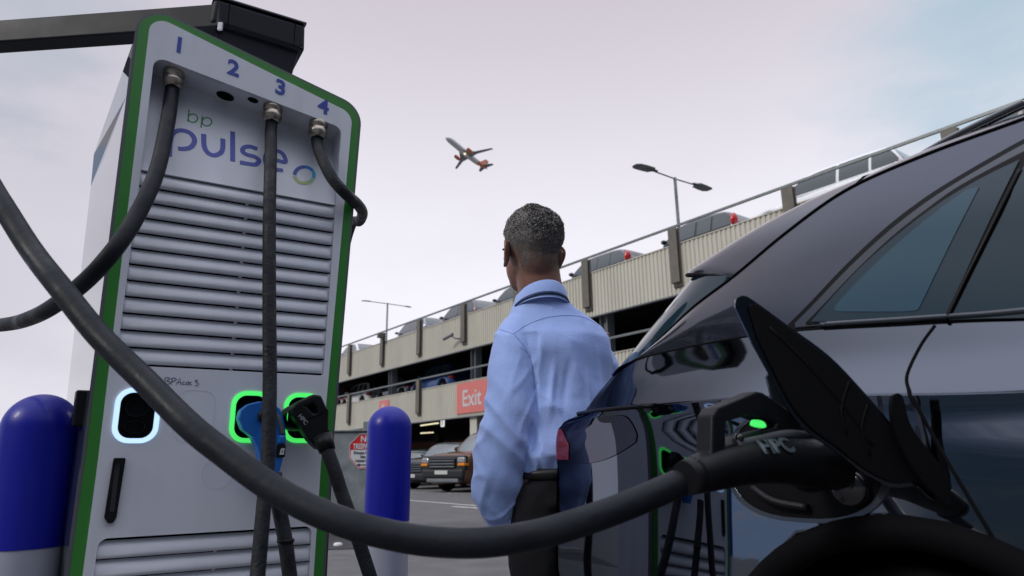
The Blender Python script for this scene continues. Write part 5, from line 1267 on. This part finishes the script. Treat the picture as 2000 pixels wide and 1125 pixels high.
for sx in (-1, 1):
    # ears: rim, lobe and hollow
    em = MB(); e0 = Vector((sx*.079, -.006, .085))
    pts = [Vector((sx*.075, .010, .060)), Vector((sx*.083, .004, .052)), Vector((sx*.088, -.008, .062)), Vector((sx*.094, -.020, .085)), Vector((sx*.096, -.022, .105)), Vector((sx*.092, -.012, .119)), Vector((sx*.084, .004, .120)), Vector((sx*.077, .014, .108))]
    em.tube([H(*p) for p in catmull(pts, 4)], .0042*HS, 10)
    em.add(*(lambda q: ([H(*v) for v in q.v], q.f))(MB().ell((sx*.083, -.006, .088), (.0085, .019, .034), 18, 14, Matrix.Rotation(sx*R(32), 3, 'Z'))), True)
    lpart('ear', em, skin_m)
    ey = lpart('eye', MB().ell(H(sx*.033, .086, .093), (.0125, .0125, .0125), 14, 10), M['signwhite']); lpart('iris', MB().ell(H(sx*.033, .0945, .094), (.006, .006, .006), 12, 8), M['blackg'], ey)
    lpart('eyebrow', MB().tube([H(sx*.018, .100, .112), H(sx*.034, .099, .117), H(sx*.050, .088, .112)], .004, 8), M['blackm'])
# --- hair: thousands of short curls over the scalp, sparse towards the fade line
hair_d = mat('hair_dark', (.035, .030, .029), .8); hair_g = mat('hair_grey', (.36, .34, .33), .8)
bodybvh = BVHTree.FromPolygons([v.co.copy() for v in body.data.vertices], [tuple(p.vertices) for p in body.data.polygons])
rng = random.Random(5); hA, hB, cap_ = MB(), MB(), MB()
def hairline(x, y):   # lowest z of hair in head units as a function of azimuth
    if y > .03: return .150+.5*max(0, y-.055)
    if y > -.035: return .110 if abs(x) < .0 else lerp(.080, .118, (y+.035)/.065)
    return .036+.010*math.cos(x*40)
def curl(mb, p, n_, ln, th_):
    t = n_.orthogonal().normalized(); t = Matrix.Rotation(rng.random()*6.283, 3, n_) @ t; b = n_.cross(t)
    pts = []; turns = rng.uniform(.6, 1.1); rr = ln*.42
    for i in range(5):
        a = turns*6.283*i/4; pts.append(p+n_*(ln*.85*i/4)+t*rr*(1-math.cos(a))*.6+b*rr*math.sin(a)*.6)
    k0 = len(mb.v); sds = 3
    for i, q in enumerate(pts):
        r_ = th_*(1-.55*i/4)
        for k_ in range(sds): an = 6.283*k_/sds; mb.v.append(q+t*r_*math.cos(an)+b*r_*math.sin(an))
    for i in range(4):
        for k_ in range(sds): mb.f.append([k0+i*sds+k_, k0+i*sds+(k_+1) % sds, k0+(i+1)*sds+(k_+1) % sds, k0+(i+1)*sds+k_]); mb.sm.append(True)
hctr = H(0, -.010, .12); cnt = 0
for i in range(42000):
    v = Vector((rng.gauss(0, 1), rng.gauss(0, 1), rng.gauss(0, 1))).normalized()
    if v.z < -.9: continue
    h = bodybvh.ray_cast(hctr+v*.3, -v)
    if h[0] is None: continue
    loc = hM.inverted() @ h[0]; loc = loc/HS; hl = hairline(loc.x, loc.y)
    if loc.y > .075 and loc.z < .175: continue
    over = (loc.z-hl)/.07
    if over < 0: continue
    if rng.random() > .45+over*1.1: continue
    top = max(0, min(1, (loc.z-.105)/.06)); nn = (h[1] if h[1].dot(v) > 0 else -h[1]); nn = (nn+Vector((rng.gauss(0, .25), rng.gauss(0, .25), rng.gauss(0, .25)))).normalized()
    clump = max(0, .5+.75*noise.noise(loc*42)+.35*noise.noise(loc*90))
    bald = math.exp(-((loc.x-.012)**2+(loc.y+.052)**2)/.00045)*(1 if loc.z > .15 else 0)
    ln = lerp(.0028, .017, top)*(.6+.8*clump)*(1-.75*bald)
    if bald > .5 and rng.random() < .6: continue
    greyp = .38+.30*(1 if loc.x < -.045 else 0)+.25*(1-top)*.6
    curl(hB if rng.random() < greyp else hA, h[0]-nn*.001, nn, ln, lerp(.0006, .0016, top))
def addhair(nm, mb, m_):
    me = bpy.data.meshes.new(nm); me.from_pydata(mb.v, [], mb.f); me.materials.append(m_); o = bpy.data.objects.new(nm, me); COL.objects.link(o); o.parent = man; WM[o.name] = mw(man); return o
hair = addhair('hair', hA, hair_d); hair['label'] = 'dark short curls'; g_ = addhair('hair', hB, hair_g); g_['label'] = 'grey short curls'
# close cropped stubble as pigment in the skin below the curls
at = body.data.attributes.new('stubble', 'FLOAT', 'POINT')
for i, v in enumerate(body.data.vertices):
    c = hM.inverted() @ v.co / HS; f = 0.
    if c.z > .0 and abs(c.x) < .12 and abs(c.y) < .14 and not (c.y > .075 and c.z < .175): f = max(0, min(1, (c.z-hairline(c.x, c.y)+.012*noise.noise(c*30))/.05))
    at.data[i].value = f*f*(3-2*f)
# --- shirt
fine = lambda p, f, s=(1, 1, 1): noise.noise(Vector((p.x*f*s[0]+3.1, p.y*f*s[1]+7.7, p.z*f*s[2]+1.3)))
def ridge(x): return 1-abs(x)*2.2
def crease(q, k_=3.2): return max(0, 1-abs(noise.noise(q))*k_)**2
def shirt_disp(p, n_):
    d = 0.
    isarm = p.x < -.125 and p.z < 1.30
    if isarm:
        # sleeve: slanting drag folds, stronger at the elbow and above the cuff
        q = Vector((p.x*5+p.z*2, p.y*5, p.z*8.5+p.x*8-p.y*5)); e = math.exp(-((p.z-1.0)/.16)**2)*.8+math.exp(-((p.z-.78)/.10)**2)*1.0+.25
        d += .0105*e*max(-.5, ridge(noise.noise(q)))
        q2 = Vector((p.x*14, p.y*14, p.z*5)); d += .003*noise.noise(q2)
        d += .0065*e*crease(Vector((p.x*7-4, p.y*7, p.z*9-p.x*9)))
    else:
        low = math.exp(-((p.z-.90)/.10)**2); mid = math.exp(-((p.z-1.15)/.16)**2); up = math.exp(-((p.z-1.34)/.05)**2)
        q = Vector((p.x*17, p.y*9, p.z*3.2+p.x*4)); hem = max(0, min(1, (p.z-.85)/.03)); d += .0030*(low+.45*mid+.1)*max(-.6, ridge(noise.noise(q)))*(1-up*.8)
        q = Vector((p.x*9-p.z*7, p.y*6, p.z*9+p.x*10)); d += .0100*(mid+.35)*max(-.5, ridge(noise.noise(q*.6+Vector((5, 2, 9)))))*(1-up*.8)
        d += .0050*(mid+.8*low+.25)*crease(Vector((p.x*7+p.z*5, p.y*4, p.z*5-p.x*6)))*(1-up)
        # long folds running down from the left armhole
        for x0, sl, w_, am, z0, z1 in ((-.085, .10, .010, .010, 1.24, .98), (-.04, .16, .013, -.006, 1.27, 1.0), (.045, -.05, .012, .006, 1.27, .95), (.105, -.12, .014, .006, 1.27, 1.0)):
            if z1 < p.z < z0 and n_.y < .2:
                u = math.sin(math.pi*(p.z-z1)/(z0-z1))**2; d += am*u*math.exp(-((p.x-x0-sl*(p.z-1.1))/w_)**2)
        d += .0025*low*math.sin(p.x*95+4*noise.noise(p*8))*(1 if n_.y < .3 else .3)
        d *= hem
    d += .0012*fine(p, 30)
    return d
st_rings = [(.010, 0, .838, .166, .120), (.010, -.002, .852, .172, .128), (.010, -.004, .872, .180, .136), (.008, -.008, .905, .186, .142), (.004, -.006, .98, .176, .132), (0, -.003, 1.08, .174, .128), (0, -.005, 1.17, .184, .132), (-.004, -.008, 1.25, .192, .134), (-.004, -.008, 1.305, .198, .128), (-.012, -.006, 1.345, .184, .112), (-.032, -.004, 1.380, .152, .098), (-.050, -.002, 1.412, .116, .088), (-.060, -.002, 1.440, .094, .083), (-.064, -.003, 1.462, .084, .079)]
sl_L = [(-.135, -.008, 1.335), (-.168, -.015, 1.275), (-.186, -.025, 1.17), (-.202, -.035, 1.04), (-.222, -.015, .92), (-.232, .015, .82), (-.222, .030, .745), (-.208, .040, .705)]
sl_R = [(.12, .01, 1.30), (.152, .02, 1.25), (.182, .03, 1.17), (.20, .03, 1.06), (.19, .10, .98), (.16, .18, .93)]
shirt = fuse('shirt', [ringloft(st_rings, 56, 2.15), limb(sl_L, [.072, .080, .082, .080, .083, .079, .062, .050]), limb(sl_R, [.056, .066, .070, .066, .058, .045])], .0060, 9, shirt_m, man, shirt_disp)
sm_ = shirt.modifiers.new('sm', 'SMOOTH'); sm_.factor = .5; sm_.iterations = 2
sb = shirt.modifiers.new('sub', 'SUBSURF'); sb.levels = 1; sb.render_levels = 1
cuffd = (Vector(sl_L[-1])-Vector(sl_L[-2])).normalized(); c0 = Vector(sl_L[-1])
lpart('cuff', MB().tube(catmull([c0-cuffd*.012, c0+cuffd*.02, c0+cuffd*.058], 4), [.0515]*3+[.050]*3+[.047]*3, 26), shirt_m)
ring = [mM @ (c0-cuffd*.010+Vector((.0535*math.cos(a), .0535*math.sin(a), -.0535*(cuffd.x*math.cos(a)+cuffd.y*math.sin(a))/cuffd.z))) for a in [6.2832*i/24 for i in range(25)]]
part('cuff_seam', MB().tube(ring, .0022, 6), seam_m, shirt)
cR = Vector(sl_R[-1]); lpart('cuff', MB().tube([cR-Vector((-.02, .05, -.03))*.3, cR+Vector((-.02, .05, -.03))], [.046, .042], 22), shirt_m)
# collar: a stand with a folded leaf, lower at the front
def collar(r0, r1, h, off, tl, z0, n=64, open_=.32):
    mb = MB(); vs = []
    cc_ = Vector((-.066, -.006, z0)); prof = [(r0, 0), (r0-.006, h*.5), (r1, h), (r1+.005, h+.002), (r1+.010, h-.004), (r0+.010, h*.35), (r0+.014, -.010)]
    for i in range(n+1):
        a = math.pi/2+open_+(2*math.pi-2*open_)*i/n
        for r_, z_ in prof:
            fr_ = .5+.5*math.sin(a)  # 1 at front (+y)
            vs.append(cc_+Vector((r_*math.cos(a)*1.0, r_*math.sin(a)*1.02, z_*(1-.45*fr_)-tl*fr_+off)))
    k_ = len(prof); mb.add(vs, [(i*k_+j, i*k_+j+1, (i+1)*k_+j+1, (i+1)*k_+j) for i in range(n) for j in range(k_-1)], True); return mb
lpart('collar', collar(.0900, .0840, .054, 0, .062, 1.440), shirt_m)
# lanyard lying round the collar base
def ln_pt(a, r_, z_):
    fr_ = .5+.5*math.sin(a); return Vector((-.066+r_*math.cos(a), -.006+r_*1.02*math.sin(a), z_-.078*fr_))
lm = MB(); vs = []
for i in range(49):
    a = math.pi/2+.5+(2*math.pi-1.0)*i/48
    for dr, dz in ((.1035, .000), (.1005, .0115), (.0985, .0115), (.1015, .0)): vs.append(ln_pt(a, dr+.003, 1.440+dz))
lm.add(vs, [(i*4+j, i*4+(j+1) % 4, (i+1)*4+(j+1) % 4, (i+1)*4+j) for i in range(48) for j in range(4)], True)
ly = lpart('lanyard', lm, lan_m)
# seams laid on the cloth
dg = bpy.context.evaluated_depsgraph_get(); dg.update(); sev = shirt.evaluated_get(dg); sme = sev.to_mesh()
sbvh = BVHTree.FromPolygons([mM @ v.co for v in sme.vertices], [tuple(p.vertices) for p in sme.polygons]); sev.to_mesh_clear()
def seam(pxs, nm='seam'):
    P = []
    for v in catmull([(a, b, 0) for a, b in pxs], 8):
        d = ray(v.x, v.y).normalized(); h = sbvh.ray_cast(CAM, d)
        if h[0] is not None: P.append(h[0]-d*.0004)
    if len(P) > 3: part(nm, MB().tube(P, .0011, 5), seam_m, shirt)
seam([(1003, 652), (1030, 634), (1065, 621), (1105, 616), (1140, 620), (1170, 636)])
seam([(966, 640), (985, 646), (1003, 652)])
seam([(1003, 652), (1020, 672), (1034, 698), (1042, 728), (1044, 760)])
seam([(1016, 700-22), (1030, 690), (1040, 715)])
# --- trousers, belt, shoes
tl_ = [ringloft([(.008, 0, .74, .172, .130), (.008, 0, .80, .172, .130), (.008, 0, .845, .168, .126), (.008, 0, .862, .166, .124)], 40)]
for sx in (-1, 1): tl_.append(limb([(sx*.088, 0, .80), (sx*.098, .0, .60), (sx*.102, .01, .42), (sx*.108, -.01, .22), (sx*.112, -.01, .075)], [.102, .094, .078, .072, .068]))
trs = fuse('trousers', tl_, .0085, 6, trou_m, man, lambda p, n_: .005*noise.noise(Vector((p.x*8, p.y*8, p.z*16)))+.004*ridge(noise.noise(Vector((p.x*12, p.y*12, p.z*7)))))
bl_ = MB(); vs = []
for i in range(65):
    a = 2*math.pi*i/64; c, s = math.cos(a), math.sin(a); x = .174*math.copysign(abs(c)**.91, c); y = .132*math.copysign(abs(s)**.91, s)
    for dz, k_ in ((.825, 1.0), (.825, 1.035), (.857, 1.035), (.857, 1.0)): vs.append(Vector((.008+x*k_, y*k_, dz)))
bl_.add(vs, [(i*4+j, i*4+(j+1) % 4, (i+1)*4+(j+1) % 4, (i+1)*4+j) for i in range(64) for j in range(4)], True)
lpart('belt', bl_, belt_m)
for sx in (-1, 1):
    sh = ringloft([(sx*.116, .045, .0, .050, .150), (sx*.116, .045, .022, .052, .152), (sx*.115, .035, .055, .046, .125), (sx*.113, -.01, .085, .040, .070), (sx*.112, -.02, .10, .036, .050)], 28, 2.4); lpart('shoe', sh, belt_m)
